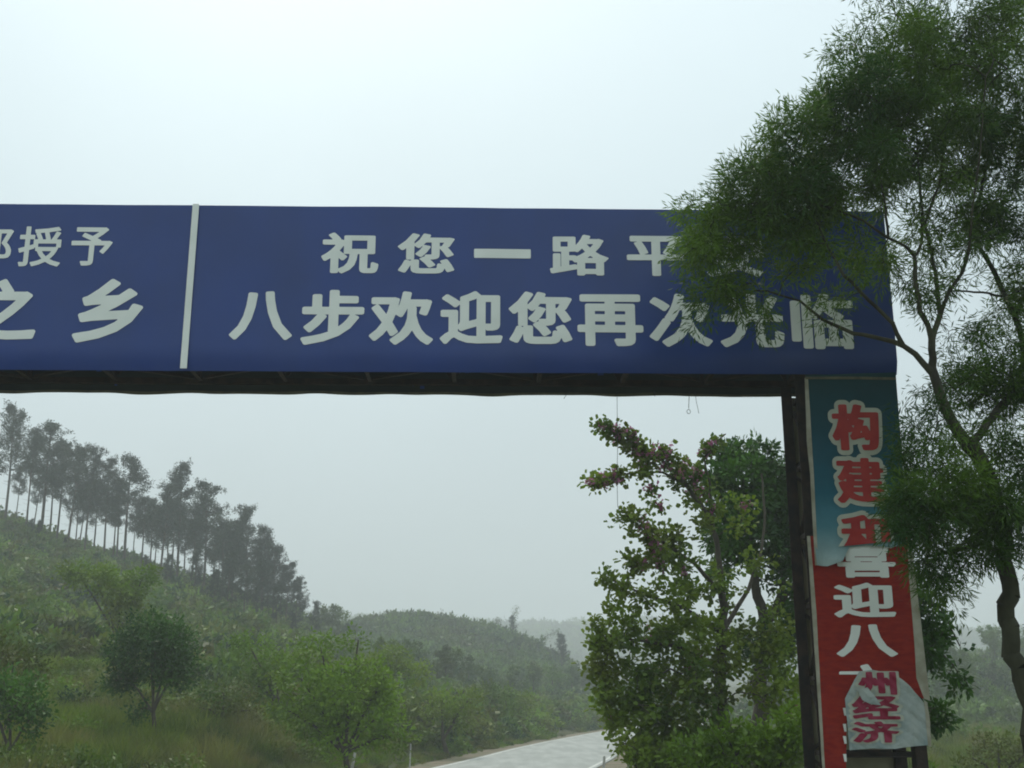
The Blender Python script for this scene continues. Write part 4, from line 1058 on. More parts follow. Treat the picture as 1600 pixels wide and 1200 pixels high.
bl = [blob(*a) for a in (
 (940, 667, 14, 4, 19.9, .1, 4), (965, 679, 16, 6, 20, .12, 3.4), (990, 696, 18, 8, 20.1, .15, 2.2), (985, 680, 8, 10, 20, .15, 3), (1015, 712, 18, 12, 20.3, .2, 2), (1045, 725, 22, 12, 20.5, .2, 1.3), (1035, 705, 18, 10, 20.4, .2, 2),
 (935, 750, 14, 6, 19.8, .1, 4), (960, 742, 20, 6, 20, .15, 2.6), (1000, 738, 24, 8, 20.2, .15, 1.5), (1020, 768, 8, 5, 20.2, .1, 2), (1030, 790, 14, 6, 20.2, .1, 1.8), (1068, 750, 26, 22, 20.8, .3, 1),
 (1115, 695, 12, 6, 21, .12, 3), (1098, 710, 14, 8, 21, .15, 2), (1075, 735, 30, 14, 21, .3, .8), (1090, 780, 30, 24, 21, .4, .7),
 (970, 812, 14, 5, 19.8, .1, 3), (990, 806, 16, 7, 19.9, .15, 3), (1005, 832, 18, 14, 20, .2, 1.8), (1045, 838, 26, 14, 20.2, .3, 1.2), (1080, 830, 30, 18, 20.5, .4, .8), (985, 878, 22, 10, 19.9, .2, 2), (1020, 868, 30, 16, 20.1, .4, 1.2), (1060, 880, 40, 22, 20.4, .5, .9),
 (955, 903, 14, 6, 19.8, .12, 3), (975, 918, 18, 10, 19.8, .2, 2), (1000, 940, 24, 14, 20, .3, 1.4), (1050, 930, 40, 24, 20.2, .5, .9), (965, 950, 14, 10, 19.8, .2, 1.4), (1100, 920, 40, 24, 20.6, .6, .7),
 (925, 1000, 10, 8, 19.6, .1, 2), (930, 978, 8, 10, 19.6, .1, 2.5), (1150, 800, 40, 24, 21, .5, .6), (1160, 880, 50, 20, 21, .5, .45), (1225, 1020, 36, 40, 21, .6, .8), (1240, 1100, 30, 40, 21, .6, .9), (940, 1000, 14, 8, 19.6, .2, 1.8), (975, 975, 26, 14, 19.8, .3, 1.2), (1010, 990, 40, 24, 20, .5, 1), (965, 1020, 36, 26, 19.8, .5, 1.1), (925, 1045, 16, 14, 19.6, .2, 1.2), (1060, 1000, 50, 34, 20.2, .7, 1),
 (1110, 1000, 50, 34, 20.6, .7, .8), (980, 1070, 50, 34, 19.7, .6, 1.1), (1050, 1070, 60, 38, 20, .8, 1.1), (1120, 1060, 50, 36, 20.4, .7, 1), (1000, 1125, 50, 32, 19.7, .6, 1.1), (1080, 1120, 50, 30, 20, .7, 1), (960, 1100, 30, 30, 19.5, .5, 1), (1030, 1165, 50, 26, 19.6, .6, 1),
 (1180, 1010, 40, 34, 21, .6, .9), (1200, 1070, 40, 34, 21, .6, .9), (1150, 940, 30, 24, 21.2, .5, .3), (1215, 950, 26, 30, 21.4, .5, .5))]
make_tree('orchid_tree', 'tree with round leaves and pink blossoms on long branches, right of the road', 'tree', tuple(at(1128, 1219, 21)), limbs, [(c, (r[0] * 1.12, r[1] * 1.1, r[2] * 1.15), w) for c, r, w in bl], 1/44.0, 17, .18, (.080,), (m_bark, m_bau, m_flower), 21,
          step=.22, tip=.0035, droop=.1, round_=True, flowers=lambda A: np.where(A[:, 2] > 5.4, .42, np.where(A[:, 2] > 4.2, .12, .01)))

limbs = [
 (pl(23.5, [(1190, 1205, 30), (1188, 1120, 26), (1190, 1040, 22), (1196, 980, 18), (1180, 900, 13), (1168, 820, 9), (1160, 750, 6)]), None),
 (pl(23.5, [(1196, 985, 12), (1222, 920, 10), (1235, 850, 8), (1230, 780, 5)]), True),
 (pl(23.5, [(1182, 905, 8), (1150, 850, 6), (1130, 800, 5), (1120, 740, 3)]), True),
 (pl(23.5, [(1196, 980, 10), (1250, 900, 8), (1290, 820, 6)]), True),
]
bl = [blob(*a) for a in ((1135, 715, 34, 20, 23.5, .5, .8), (1180, 705, 30, 18, 23.5, .5, .7), (1160, 745, 50, 28, 23.3, .8, 1), (1215, 745, 45, 28, 23.5, .8, 1.1), (1120, 760, 34, 26, 23.3, .6, .8),
 (1190, 790, 55, 40, 23.3, 1, 1.3), (1235, 800, 40, 50, 23.5, .9, 1.3), (1130, 820, 40, 30, 23.3, .7, 1), (1180, 845, 60, 30, 23.3, 1, 1.3), (1130, 860, 30, 26, 23.3, .6, .9), (1230, 870, 36, 30, 23.5, .8, 1.1), (1118, 900, 18, 18, 23.3, .4, 1.4),
 (1290, 760, 40, 60, 23.6, .9, 1), (1300, 860, 40, 60, 23.6, .9, 1), (1225, 905, 34, 20, 23.5, .5, .8), (1165, 700, 60, 12, 23.5, .6, .5), (1200, 1010, 50, 30, 23.5, .7, .7), (1250, 960, 40, 40, 23.7, .7, .9), (1320, 950, 50, 50, 23.8, .9, .8), (1340, 1040, 50, 40, 23.8, .9, .8))]
make_tree('broadleaf_tree', 'dense dark green tree rising behind the flowering one, left of the banner pillar', 'tree', tuple(at(1190, 1207, 23.5)), limbs, bl, 1/26.0, 24, .20, (.13, .06, .1), (m_bark, m_dark), 33, step=.25, tip=.004)

# branches of the tree behind the pillar, showing right of the banners
limbs = [
 (pl(16, [(1352, 1300, 30), (1356, 1200, 26), (1362, 1100, 20), (1380, 1020, 15), (1400, 960, 11), (1410, 900, 8), (1405, 840, 6)]), None),
 (pl(16, [(1380, 1020, 9), (1420, 1000, 6), (1455, 1005, 4), (1490, 1040, 3)]), True),
 (pl(16, [(1366, 1100, 9), (1410, 1085, 6), (1440, 1100, 4), (1465, 1110, 3)]), True),
 (pl(16, [(1400, 960, 7), (1440, 940, 5), (1470, 950, 3), (1500, 1010, 2)]), True),
]
bl = [blob(*a) for a in ((1440, 935, 30, 20, 16, .4, .9), (1455, 975, 36, 26, 16, .4, 1), (1440, 1015, 28, 36, 16, .4, 1.1), (1490, 1000, 22, 14, 16, .3, .35), (1480, 1045, 18, 12, 16, .2, .5), (1502, 1070, 16, 16, 16, .2, 1.0),
 (1462, 1118, 18, 26, 16, .25, 1.5), (1425, 905, 20, 20, 16, .3, .7), (1400, 1060, 30, 50, 16, .4, 1), (1360, 980, 50, 60, 16.2, .5, 1), (1350, 850, 50, 60, 16.2, .5, .8), (1300, 1050, 26, 60, 16.3, .4, .7), (1430, 1050, 24, 16, 16, .3, .5))]
make_tree('broadleaf_tree', 'leafy tree hidden behind the pillar with its branch ends showing right of the red banner', 'tree', (at(1352, 1345, 16).x, 16, -.1), limbs, bl, 1/34.0, 18, .15, (.11, .05, .1), (m_bark, m_dark), 41, step=.2, tip=.003)

# roadside trees and bushes, each with a crown of its own
def ball_tree(name, label, px, Y, base_py, crown, mats, seed, leaf=(.12, .06, .1), dens=1/30., leafn=16, spread=.2, trunk=8, group=None, cat='tree', lean=0):
    """crown: (px, py, rx, ry, weight) blobs; a trunk splits into one limb per blob"""
    x = at(px, base_py, Y).x
    b0 = Vector((x, Y, H(x, Y) - .05))
    g = random.Random(seed)
    top = at(crown[0][0], crown[0][1] + crown[0][3] * .6, Y)
    fork = b0.lerp(top, .45) + Vector((g.uniform(-.1, .1), 0, 0))
    r0 = trunk / 2 / F * Y
    lm = [([(b0, r0 * 1.25), (b0.lerp(fork, .5) + Vector((g.uniform(-.06, .06), 0, 0)), r0), (fork, r0 * .8)], None)]
    bl_ = []
    for c in crown:
        dy = g.uniform(-.25, .25) * c[2] / F * Y
        q = at(c[0], c[1], Y + dy)
        lm.append(([(fork, r0 * .6), (fork.lerp(q, .55) + Vector((0, 0, .1)), r0 * .4), (q, r0 * .25)], True))
        bl_.append((tuple(q), (c[2] / F * Y, c[2] / F * Y, c[3] / F * Y), c[2] * c[3] * c[4]))
    return make_tree(name, label, cat, tuple(b0), lm, bl_, dens, leafn, spread, leaf, mats, seed, step=.35, tip=.004, group=group)

ball_tree('small_tree', 'small dark round-headed tree with a thin stem in the grass low on the left bank', 245, 34, 1150, [(240, 1020, 70, 44, 2.2), (195, 1058, 34, 24, 2.2), (275, 1050, 38, 26, 2), (235, 985, 50, 30, 2), (215, 1110, 18, 24, 1.4), (270, 1000, 36, 30, 1.8)], (m_bark, m_dark), 51, spread=.26, trunk=7)
ball_tree('small_tree', 'bushy green tree on the left slope above the round-headed one', 205, 52, 1050, [(150, 905, 46, 22, 2.2), (190, 930, 44, 26, 2.2), (205, 960, 36, 30, 2), (120, 895, 30, 16, 2), (225, 900, 30, 18, 1.8), (215, 1000, 40, 30, 1.6)], (m_bark, m_shrub), 52, leaf=(.18, .09, .1), spread=.35, trunk=6)
ball_tree('bush', 'low dark bush in the grass between the round-headed tree and the big light bush', 350, 38, 1150, [(350, 1085, 44, 22, 1.6), (310, 1105, 30, 18, 1.4), (385, 1110, 34, 20, 1.4)], (m_bark, m_shrub), 71, leaf=(.13, .06, .1), spread=.26, cat='bush')
ball_tree('bush', 'tall olive bush uphill of the big light roadside one', 610, 60, 1110, [(610, 1030, 34, 22, 2), (580, 1045, 30, 20, 2), (645, 1050, 30, 20, 1.8)], (m_bark, m_bau), 72, leaf=(.18, .08, .1), spread=.34, cat='bush', dens=1/20.)
ball_tree('bush', 'dark rounded bush at the far left near the bottom of the slope', 20, 27, 1165, [(15, 1090, 60, 36, 1.3), (-30, 1070, 50, 40, 1), (50, 1120, 34, 26, 1)], (m_bark, m_dark), 53, spread=.26, cat='bush')
ball_tree('bush', 'yellow-green bush at the left edge above the dark one', 10, 31, 1120, [(20, 1030, 46, 24, 1), (60, 1050, 36, 22, .9), (-20, 1000, 40, 30, 1)], (m_bark, m_shrub), 54, leaf=(.14, .07, .1), spread=.26, cat='bush')
ball_tree('bush', 'big light green bush spreading beside the left verge of the road', 545, 33, 1205, [(545, 1075, 66, 42, 1.8), (500, 1115, 50, 40, 1.8), (590, 1120, 44, 40, 1.6), (470, 1060, 50, 26, .9), (540, 1160, 50, 30, .9), (600, 1060, 30, 30, .6), (450, 1110, 36, 26, .8), (500, 1010, 40, 22, .7), (560, 1000, 30, 20, .4), (620, 1150, 30, 30, .8)], (m_bark, m_shrub), 55, leaf=(.13, .07, .1), spread=.26, cat='bush', trunk=10)
ball_tree('bush', 'spreading bush with drooping branches uphill of the big roadside one', 430, 44, 1120, [(430, 1045, 50, 26, 2), (400, 1070, 36, 22, 1.8), (470, 1030, 44, 24, 1.6), (390, 1010, 40, 20, 1.4)], (m_bark, m_shrub), 56, leaf=(.16, .07, .1), spread=.3, cat='bush')
ball_tree('bush', 'green bush by the left edge of the road, right of the big light one', 700, 52, 1150, [(690, 1105, 34, 24, 1), (720, 1120, 30, 22, 1), (735, 1090, 24, 16, .7)], (m_bark, m_shrub), 57, leaf=(.16, .08, .1), spread=.3, cat='bush', dens=1/16.)
ball_tree('bush', 'dark bush where the left verge begins to bend', 800, 78, 1128, [(790, 1095, 26, 22, 1), (820, 1100, 26, 18, 1), (760, 1085, 24, 20, 1)], (m_bark, m_shrub), 58, leaf=(.2, .1, .1), spread=.4, cat='bush', dens=1/10.)
ball_tree('bush', 'bushy thicket at the foot of the flowering tree beside the banner pillar', 1190, 17.5, 1260, [(1200, 1170, 50, 36, 1), (1140, 1160, 46, 34, 1), (1245, 1140, 40, 40, 1), (1090, 1180, 46, 30, 1), (1170, 1220, 80, 30, 1)], (m_bark, m_shrub), 59, leaf=(.10, .05, .1), spread=.17, cat='bush', dens=1/30.)
ball_tree('bush', 'roadside bush at the right bend of the road below the flowering branches', 1010, 19, 1235, [(1020, 1190, 40, 26, 1), (985, 1170, 26, 24, 1), (1060, 1200, 40, 26, 1)], (m_bark, m_bau), 60, leaf=(.10, .05, .1), spread=.17, cat='bush')
ball_tree('bush', 'small bright bush in the field at the lower right corner', 1560, 34, 1210, [(1560, 1165, 40, 22, 1), (1600, 1180, 40, 20, 1), (1520, 1185, 30, 16, .7)], (m_bark, m_shrub), 61, leaf=(.13, .06, .1), spread=.22, cat='bush')

# ---------------------------------------------------------------- pines on the left ridge
def pine_meshes(seed, h=12.0, crown=.55, wide=1.0):
    g = np.random.default_rng(seed)
    n = 14
    lean = g.normal(size=2) * .012 * h
    ax = lambda f: np.array([lean[0] * f * f + .05 * math.sin(f * 5 + seed), lean[1] * f * f, h * f])
    tr = MB(); tr.tube([tuple(ax(i / n)) for i in range(n + 1)], [.13 * (1 - .85 * i / n) + .012 for i in range(n + 1)], 7)
    V = []; pads = []
    br = tr
    f = 1 - crown
    z = f
    while z < .985:
        q = (z - f) / crown
        for k in range(int(g.integers(3, 5))):
            a = g.uniform(0, 2 * math.pi)
            ln = wide * 1.35 * (1.0 - .75 * q) * g.uniform(.55, 1.25) * (1.9 if q > .12 else 1.3)
            p0 = ax(z); d = np.array([math.cos(a), math.sin(a), g.uniform(.15, .6)])
            p1 = p0 + d * ln * .6; p2 = p0 + d * ln + np.array([0, 0, .18 * ln])
            br.tube([tuple(p0), tuple(p1), tuple(p2)], [.03, .02, .01], 4)
            for s_ in np.arange(.35, 1.01, .2):
                c = p0 + (p2 - p0) * s_ + g.normal(size=3) * .12
                pads.append((c, .26 + .22 * g.random()))
        z += g.uniform(.024, .045)
    pads.append((ax(1.0), .3)); pads.append((ax(.97), .35))
    # a few bare dead snags below the crown
    for k in range(6):
        z = g.uniform(.25, f); a = g.uniform(0, 6.28); p0 = ax(z); ln = g.uniform(.4, 1.1)
        br.tube([tuple(p0), tuple(p0 + np.array([math.cos(a) * ln, math.sin(a) * ln, .1]))], [.016, .006], 3)
    C = np.concatenate([c + unit(g, 30) * r * g.uniform(.2, 1, (30, 1)) * np.array([.95, .95, 1.15]) for c, r in pads])
    D = unit(g, len(C)) + np.array([0, 0, .5])
    Vn, Fn = leaf_quads(C, D, .26, .075, g, bend=.05)
    tint = np.repeat(np.repeat(g.uniform(0, .6, len(pads)), 30) + g.uniform(0, .3, len(C)), 4)
    return tr.mesh('pine_trunk', m_bark_pine, True), mesh_np('pine_needles', Vn, Fn, m_pine, tint)

PV = [pine_meshes(100 + i, 12, cr, w) for i, (cr, w) in enumerate(((.55, 1.0), (.62, 1.15), (.48, .9), (.7, 1.1), (.58, 1.25), (.42, .85)))]
PGROUP = 'pines along the crest of the left hill'
def pine(px, Y, hpx, label, v, group=PGROUP, basex=None):
    x = (px - 800) / F * Y * .98
    z = H(x, Y)
    h = hpx / F * Y
    o = empty('pine_tree', (x, Y, z - .1), R.uniform(0, 6.28))
    o.rotation_euler.x = R.gauss(0, .025); o.rotation_euler.y = R.gauss(0, .025)
    s = h / 12.0 * R.uniform(.9, 1.08)
    w = s * R.uniform(.85, 1.3)
    o.scale = (w, w, s)
    tag(o, label, 'tree', group)
    tr, nd = PV[v]
    link('trunk', tr, o); n_ = link('crown', nd, o); n_['kind'] = 'stuff'
    return o
ORD = ['first', 'second', 'third', 'fourth', 'fifth', 'sixth', 'seventh', 'eighth', 'ninth', 'tenth', 'eleventh', 'twelfth', 'thirteenth', 'fourteenth', 'fifteenth', 'sixteenth', 'seventeenth', 'eighteenth', 'nineteenth', 'twentieth', 'twenty-first', 'twenty-second', 'twenty-third', 'twenty-fourth']
fr = [(-12, 186, 0), (22, 176, 5), (48, 172, 0), (74, 140, 2), (92, 160, 4), (120, 172, 1), (152, 150, 0), (184, 162, 5), (212, 112, 2), (244, 144, 1), (270, 178, 5), (292, 140, 2), (314, 174, 0), (342, 132, 4), (360, 140, 3), (384, 160, 1),
      (408, 140, 3), (424, 120, 4), (446, 94, 0), (462, 70, 3), (491, 66, 1)]
HOW = {(0): 'tall tapering', 1: 'broad leafy-topped', 2: 'slim short-crowned', 3: 'low-branched shaggy', 4: 'wide bushy', 5: 'tall bare-stemmed'}
for i, (px, hp, v) in enumerate(fr):
    lab = '%s pine on the ridge skyline, %s from the left edge of the photo' % (HOW[v], ORD[i])
    if i == len(fr) - 1: lab = 'small lone pine at the right foot of the ridge, standing clear of the row'
    pine(px, 128 + R.uniform(-3, 3), hp + 18, lab, v)
bk = [(5, 120, 5), (34, 118, 0), (62, 122, 5), (104, 118, 4), (110, 128, 5), (134, 120, 0), (166, 118, 5), (172, 126, 2), (198, 122, 5), (226, 116, 2), (234, 124, 5), (256, 120, 2), (262, 128, 5), (282, 118, 2), (302, 122, 5), (328, 118, 2), (336, 124, 5), (352, 112, 2), (372, 116, 5), (398, 108, 2), (434, 90, 5), (416, 96, 2)]
for i, (px, hp, v) in enumerate(bk):
    pine(px, 138 + R.uniform(-3, 6), hp, 'thin pine of the dim second row between the front pines of the ridge', v, 'dim second row of pines on the ridge')
lo = [(300, 112, 96, 3), (330, 105, 90, 1), (352, 112, 110, 3), (380, 108, 104, 0), (404, 112, 110, 3), (432, 110, 84, 4), (458, 112, 60, 3), (220, 116, 60, 2), (255, 114, 70, 2)]
for i, (px, Y, hp, v) in enumerate(lo):
    pine(px, Y, hp, 'pine a little down the slope below the ridge row, %s of nine from the left' % ORD[[3, 4, 5, 6, 7, 8, 9, 1, 2][i] - 1], v, 'pines just below the ridge row')
sp = [(30, 124, 40), (47, 122, 44), (88, 126, 26), (155, 126, 22), (212, 125, 30), (265, 124, 34), (8, 125, 24)]
for i, (px, Y, hp) in enumerate(sp):
    pine(px, Y, hp, 'waist-high young pine at the feet of the ridge pines, %s from the left' % ORD[[1, 2, 3, 4, 5, 6, 0][i]], 3, 'young pines on the ridge')

# trees on the middle hill and round it
pine(877, 190, 60, 'dark pointed conifer at the right foot of the middle hill', 3, 'conifers of the middle hill')
pine(866, 196, 34, 'short conifer beside the pointed one at the foot of the middle hill', 3, 'conifers of the middle hill')
pine(800, 222, 44, 'dark round-topped pine on the right shoulder of the middle hill', 4, 'conifers of the middle hill')

def bamboo(px, Y, hpx, lean, label, seed):
    g = np.random.default_rng(seed)
    x = (px - 800) / F * Y * .98; z = H(x, Y)
    h = hpx / F * Y
    o = empty('bamboo', (x, Y, z - .1)); tag(o, label, 'bamboo', 'bent bamboos on the skyline of the middle hill')
    pts = [Vector((lean * h * f ** 3 * .9, 0, h * (f - .18 * abs(lean) * f ** 4))) for f in np.linspace(0, 1, 12)]
    s = MB(); s.tube([tuple(p) for p in pts], [.06 * (1 - .8 * f) + .01 for f in np.linspace(0, 1, 12)], 5); s.build('stem', m_bark_pine, o)
    C = []; 
    for p in pts[5:]:
        for k in range(3):
            c = np.array(p) + g.normal(size=3) * .25
            C.append(c + g.normal(size=(12, 3)) * .28)
    C = np.concatenate(C); D = unit(g, len(C)) - np.array([0, 0, .4])
    V, Fq = leaf_quads(C, D, .35, .09, g)
    f_ = link('foliage', mesh_np('foliage', V, Fq, m_wood, g.uniform(0, 1, len(C)).repeat(4)), o); f_['kind'] = 'stuff'
bamboo(772, 222, 36, .25, 'wispy upright bamboo left of the round pine on the middle hill', 1)
bamboo(800, 224, 62, .12, 'tall wispy bamboo standing over the round pine', 2)
bamboo(838, 205, 48, .8, 'bamboo arching far to the right on the slope of the middle hill', 3)

# treeline of the right-hand hill
far_mesh = []
def lump_tree_meshes(seed, h=7.0, w=3.0):
    g = np.random.default_rng(seed)
    tr = MB(); tr.tube([(0, 0, 0), (.1, 0, h * .4), (0, .1, h * .8)], [.16, .11, .04], 6)
    pads = [(np.array([g.normal() * w * .28, g.normal() * w * .28, h * g.uniform(.38, .95)]), w * g.uniform(.16, .30)) for _ in range(16)]
    pads.append((np.array([0, 0, h]), w * .15))
    C = np.concatenate([c + unit(g, 90) * r * g.uniform(.4, 1, (90, 1)) for c, r in pads])
    D = unit(g, len(C)) + np.array([0, 0, .3])
    V, Fq = leaf_quads(C, D, .42, .2, g, bend=.1)
    return tr.mesh('wood_trunk', m_bark), mesh_np('wood_crown', V, Fq, m_wood, np.repeat(np.repeat(g.uniform(0, .6, len(pads)), 90) + g.uniform(0, .3, len(C)), 4))
LV = [lump_tree_meshes(200 + i, 7, w) for i, w in enumerate((3.2, 4.2, 2.6, 3.6))]
def lump(x, Y, h, label, group, v, name='broadleaf_tree'):
    o = empty(name, (x, Y, H(x, Y) - .15), R.uniform(0, 6.28))
    s = h / 7.0; w = s * R.uniform(.9, 1.2); o.scale = (w, w, s)
    tag(o, label, 'tree', group)
    link('trunk', LV[v][0], o); c_ = link('crown', LV[v][1], o); c_['kind'] = 'stuff'
for i in range(46):
    px = R.uniform(1180, 1700) if i < 34 else R.uniform(1440, 1620)
    Y = R.uniform(108, 165)
    lump((px - 800) / F * Y, Y, R.uniform(3.0, 5.8), 'hazy dark tree of the woodland across the field on the right', 'hazy woodland right of the banners', i % 4)
for i, (px, Y, h) in enumerate([(525, 150, 5.5), (508, 152, 4.0), (548, 158, 4.2), (560, 165, 3.6)]):
    lump((px - 800) / F * Y, Y, h, ['rounded tree in the saddle between the pines and the middle hill', 'smaller tree left of the rounded one in the saddle', 'low tree right of the rounded one in the saddle', 'lowest tree at the left foot of the middle hill'][i], 'trees in the saddle', (i * 3) % 4)
# road-side trees hazed at the foot of the middle hill
for i, (px, Y, h) in enumerate([(640, 105, 4.5), (668, 112, 4), (700, 108, 4.8), (735, 118, 5), (765, 125, 4.2), (800, 122, 4.6), (832, 135, 5), (862, 142, 5), (890, 150, 5), (915, 160, 5.4), (600, 95, 4.2), (935, 172, 5)]):
    lump((px - 800) / F * Y, Y, h, 'hazy roadside tree below the middle hill, %s from the left' % ORD[[1, 2, 3, 4, 5, 6, 7, 8, 9, 10, 0, 11][i]], 'trees between the middle hill and the road', i % 4)

# ---------------------------------------------------------------- undergrowth scattered over the land (uncountable: stuff)
def proto_coll(name, meshes):
    c = bpy.data.collections.new(name)
    for i, me in enumerate(meshes):
        o = bpy.data.objects.new('%s_%d' % (name, i), me); c.objects.link(o)
    return c
def clump_mesh(name, seed, n, leaf, mat, flat=.7, pads=9):
    g = np.random.default_rng(seed)
    C = []
    tn = []
    for k in range(pads):
        c = np.array([g.normal() * .38, g.normal() * .38, g.uniform(.15, .85) * flat]); r = g.uniform(.2, .38)
        C.append(c + unit(g, n) * r * g.uniform(.45, 1, (n, 1))); tn.append(np.full(n, g.uniform(0, .6)))
    C = np.concatenate(C); tn = np.concatenate(tn) + g.uniform(0, .3, len(C))
    C[:, 2] = np.maximum(C[:, 2], -.1)
    V, Fq = leaf_quads(C, unit(g, len(C)) + np.array([0, 0, .35]), leaf[0], leaf[1], g, bend=.12)
    return mesh_np(name, V, Fq, mat, tn.repeat(4))
def grass_mesh(name, seed, n, mat, h=.9, w=.02, rad=.45):
    g = np.random.default_rng(seed)
    a = g.uniform(0, 6.28, n); r = rad * np.sqrt(g.random(n))
    C = np.stack([r * np.cos(a), r * np.sin(a), np.full(n, -.05)], -1)
    D = np.stack([g.normal(size=n) * .35, g.normal(size=n) * .35, np.ones(n)], -1)
    V, Fq = leaf_quads(C, D, h, w, g, bend=.25, jitter=.45)
    return mesh_np(name, V, Fq, mat, g.uniform(0, 1, n).repeat(4))

def gn_scatter(name, P, rot, scl, coll, mat=None, label=None):
    me = bpy.data.meshes.new(name)
    me.vertices.add(len(P)); me.vertices.foreach_set('co', np.asarray(P, np.float32).ravel())
    a = me.attributes.new('rz', 'FLOAT_VECTOR', 'POINT'); a.data.foreach_set('vector', np.asarray(rot, np.float32).ravel())
    a = me.attributes.new('sc', 'FLOAT_VECTOR', 'POINT'); a.data.foreach_set('vector', np.asarray(scl, np.float32).ravel())
    o = link(name, me)
    tag(o, kind='stuff')
    ng = bpy.data.node_groups.new(name, 'GeometryNodeTree')
    ng.interface.new_socket('Geometry', in_out='INPUT', socket_type='NodeSocketGeometry')
    ng.interface.new_socket('Geometry', in_out='OUTPUT', socket_type='NodeSocketGeometry')
    n = ng.nodes.new; l = ng.links.new
    gi = n('NodeGroupInput'); go = n('NodeGroupOutput')
    m2p = n('GeometryNodeMeshToPoints'); l(gi.outputs[0], m2p.inputs[0])
    ci = n('GeometryNodeCollectionInfo'); ci.inputs['Collection'].default_value = coll; ci.inputs['Separate Children'].default_value = True; ci.inputs['Reset Children'].default_value = True
    iop = n('GeometryNodeInstanceOnPoints'); iop.inputs['Pick Instance'].default_value = True
    rv = n('FunctionNodeRandomValue'); rv.data_type = 'INT'; rv.inputs['Min'].default_value = 0 if 'Min' in rv.inputs else 0
    for s in rv.inputs:
        if s.name == 'Max' and s.type == 'INT': s.default_value = len(coll.objects) - 1
        if s.name == 'Min' and s.type == 'INT': s.default_value = 0
    ar = n('GeometryNodeInputNamedAttribute'); ar.data_type = 'FLOAT_VECTOR'; ar.inputs['Name'].default_value = 'rz'
    as_ = n('GeometryNodeInputNamedAttribute'); as_.data_type = 'FLOAT_VECTOR'; as_.inputs['Name'].default_value = 'sc'
    l(m2p.outputs[0], iop.inputs['Points']); l(ci.outputs[0], iop.inputs['Instance'])
    iv = [s for s in rv.outputs if s.type == 'INT'][0]
    l(iv, iop.inputs['Instance Index'])
    l(ar.outputs[0], iop.inputs['Rotation']); l(as_.outputs[0], iop.inputs['Scale'])
    l(iop.outputs[0], go.inputs[0])
    md = o.modifiers.new('scatter', 'NODES'); md.node_group = ng
    return o

def scatter(name, coll, n, sample, size, seed, keep=None, sink=.08, tall=1.0, label=None):
    g = np.random.default_rng(seed)
    x, y = sample(g, n)
    k = np.abs(x - road_x(y)) > ROADW + 1.0
    k |= y > 172
    if keep is not None: k &= keep(x, y, g)
    x, y = x[k], y[k]
    z = height(x, y)
    s = size[0] * .8 + (size[1] * 1.15 - size[0] * .8) * g.random(len(x)) ** 1.9
    nearr = np.clip((np.abs(x - road_x(y)) - ROADW - .5) / 3.5, .25, 1); nearr = np.where(y > 172, 1, nearr)
    s = s * nearr
    P = np.stack([x, y, z - s * sink], -1)
    rot = np.stack([g.normal(size=len(x)) * .12, g.normal(size=len(x)) * .12, g.uniform(0, 6.28, len(x))], -1)
    scl = np.stack([s * g.uniform(.85, 1.25, len(x)), s * g.uniform(.85, 1.25, len(x)), s * tall * g.uniform(.75, 1.2, len(x))], -1)
    return gn_scatter(name, P, rot, scl, coll)

def wedge(y0, y1, u0, u1, pw=1.0):
    """points over the ground between two distances, in the wedge of land seen from the road"""
    def f(g, n):
        y = y0 + (y1 - y0) * g.random(n) ** pw
        x = y * g.uniform(u0, u1, n)
        return x, y
    return f

near_c = proto_coll('shrub_clump', [clump_mesh('shrub_clump', 300 + i, 60, (.13, .055), m_shrub) for i in range(5)])
mid_c = proto_coll('thicket_clump', [clump_mesh('thicket_clump', 320 + i, 45, (.20, .10), m_shrub) for i in range(5)])
far_c = proto_coll('far_clump', [clump_mesh('far_clump', 340 + i, 40, (.22, .12), m_wood) for i in range(5)])
gr_c = proto_coll('grass_tuft', [grass_mesh('grass_tuft', 360 + i, 170, m_grass) for i in range(4)])
pat = lambda x, y, s, k: wob(x, y, s, k)
scatter('grass', gr_c, 6500, wedge(14, 75, -.55, .12, 1.3), (.45, .9), 1, keep=lambda x, y, g: x < road_x(y), tall=.95)
scatter('grass', gr_c, 5000, wedge(12, 120, -.0, .52, 1.1), (.5, 1.0), 2, keep=lambda x, y, g: x > road_x(y), tall=.8)
scatter('undergrowth', near_c, 2600, wedge(20, 60, -.60, .05, 1.1), (.5, 1.2), 3, keep=lambda x, y, g: (x < road_x(y)) & (pat(x, y, 5, 2) + g.normal(size=len(x)) * .25 > -.1))
scatter('undergrowth', mid_c, 9000, wedge(50, 150, -.60, .10, .8), (.7, 2.1), 4, keep=lambda x, y, g: (x < road_x(y)) & (pat(x, y, 8, 4) + g.normal(size=len(x)) * .3 > -.35))
scatter('undergrowth', far_c, 11000, wedge(140, 262, -.40, .14, .9), (1.3, 2.9), 5, keep=lambda x, y, g: (y > 172) | (x < road_x(y)))
scatter('undergrowth', far_c, 4500, wedge(100, 220, .12, .60, .9), (1.0, 2.6), 6, keep=lambda x, y, g: (x > road_x(y) + 8) & (pat(x, y, 12, 1) > -.4))
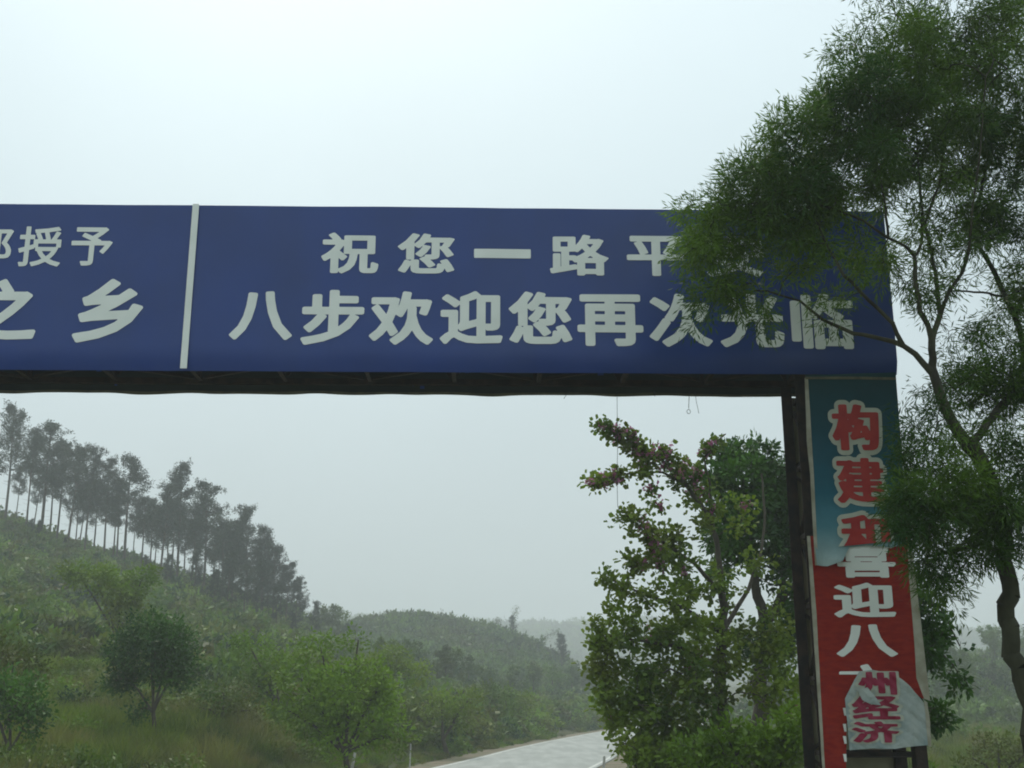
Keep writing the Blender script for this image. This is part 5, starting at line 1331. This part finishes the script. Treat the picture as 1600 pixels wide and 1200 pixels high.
scatter('undergrowth', mid_c, 900, wedge(40, 130, .05, .55, .8), (.6, 1.5), 7, keep=lambda x, y, g: (x > road_x(y) + 2) & (pat(x, y, 9, 6) > .25))
scatter('undergrowth', near_c, 500, wedge(13, 32, .06, .40, 1.0), (.5, 1.2), 8, keep=lambda x, y, g: (x > road_x(y) + 4))
def farf(g, n):
    y = g.uniform(560, 830, n); return y * g.uniform(-.5, .6, n), y
scatter('undergrowth', far_c, 3500, farf, (5, 10), 9)

# ---------------------------------------------------------------- guard posts
m_post = simple('dirty white painted concrete', (.55, .55, .5), (.30, .29, .25), 5, .85, .3)
def guard(x, y, h, w, lean, label, twist=0):
    o = empty('guard_post', (x, y, H(x, y) - .05), twist); tag(o, label, 'guard post', 'white guard posts along the road')
    s = MB(); s.tube([(0, 0, 0), (lean * .5, 0, h * .5), (lean, 0, h * .94), (lean * 1.03, 0, h)], [w * .72, w * .70, w * .68, w * .5], 4); s.build('post', m_post, o)
guard(at(640, 1200, 42).x, 42, 1.0, .038, .02, 'thin pale marker post on the left verge of the road')
guard(at(547, 1200, 36).x, 36, .9, .06, .12, 'pale leaning stake in the grass left of the road')
guard(at(974, 1200, 36).x, 36, .9, .11, .35, 'dirty white guard post leaning over by the right edge of the road')
guard(at(942, 1200, 39).x, 39, .7, .06, .05, 'short white guard post upright between road and the leaning one')
guard(at(1000, 1160, 60).x, 60, .8, .09, .0, 'white guard post at the bend under the flowering tree')

# ---------------------------------------------------------------- haze
hz = MB(); hz.box((-1500, -110, -3.0), (1500, 1000, 74))
mh = bpy.data.materials.new('valley haze'); mh.use_nodes = True
tt = mh.node_tree; tt.nodes.clear()
o_ = tt.nodes.new('ShaderNodeOutputMaterial'); pv = tt.nodes.new('ShaderNodeVolumePrincipled')
pv.inputs['Color'].default_value = (.90, .95, .97, 1); pv.inputs['Density'].default_value = .0016; pv.inputs['Anisotropy'].default_value = .2
tt.links.new(pv.outputs[0], o_.inputs['Volume'])
tag(hz.build('haze', mh), kind='stuff')
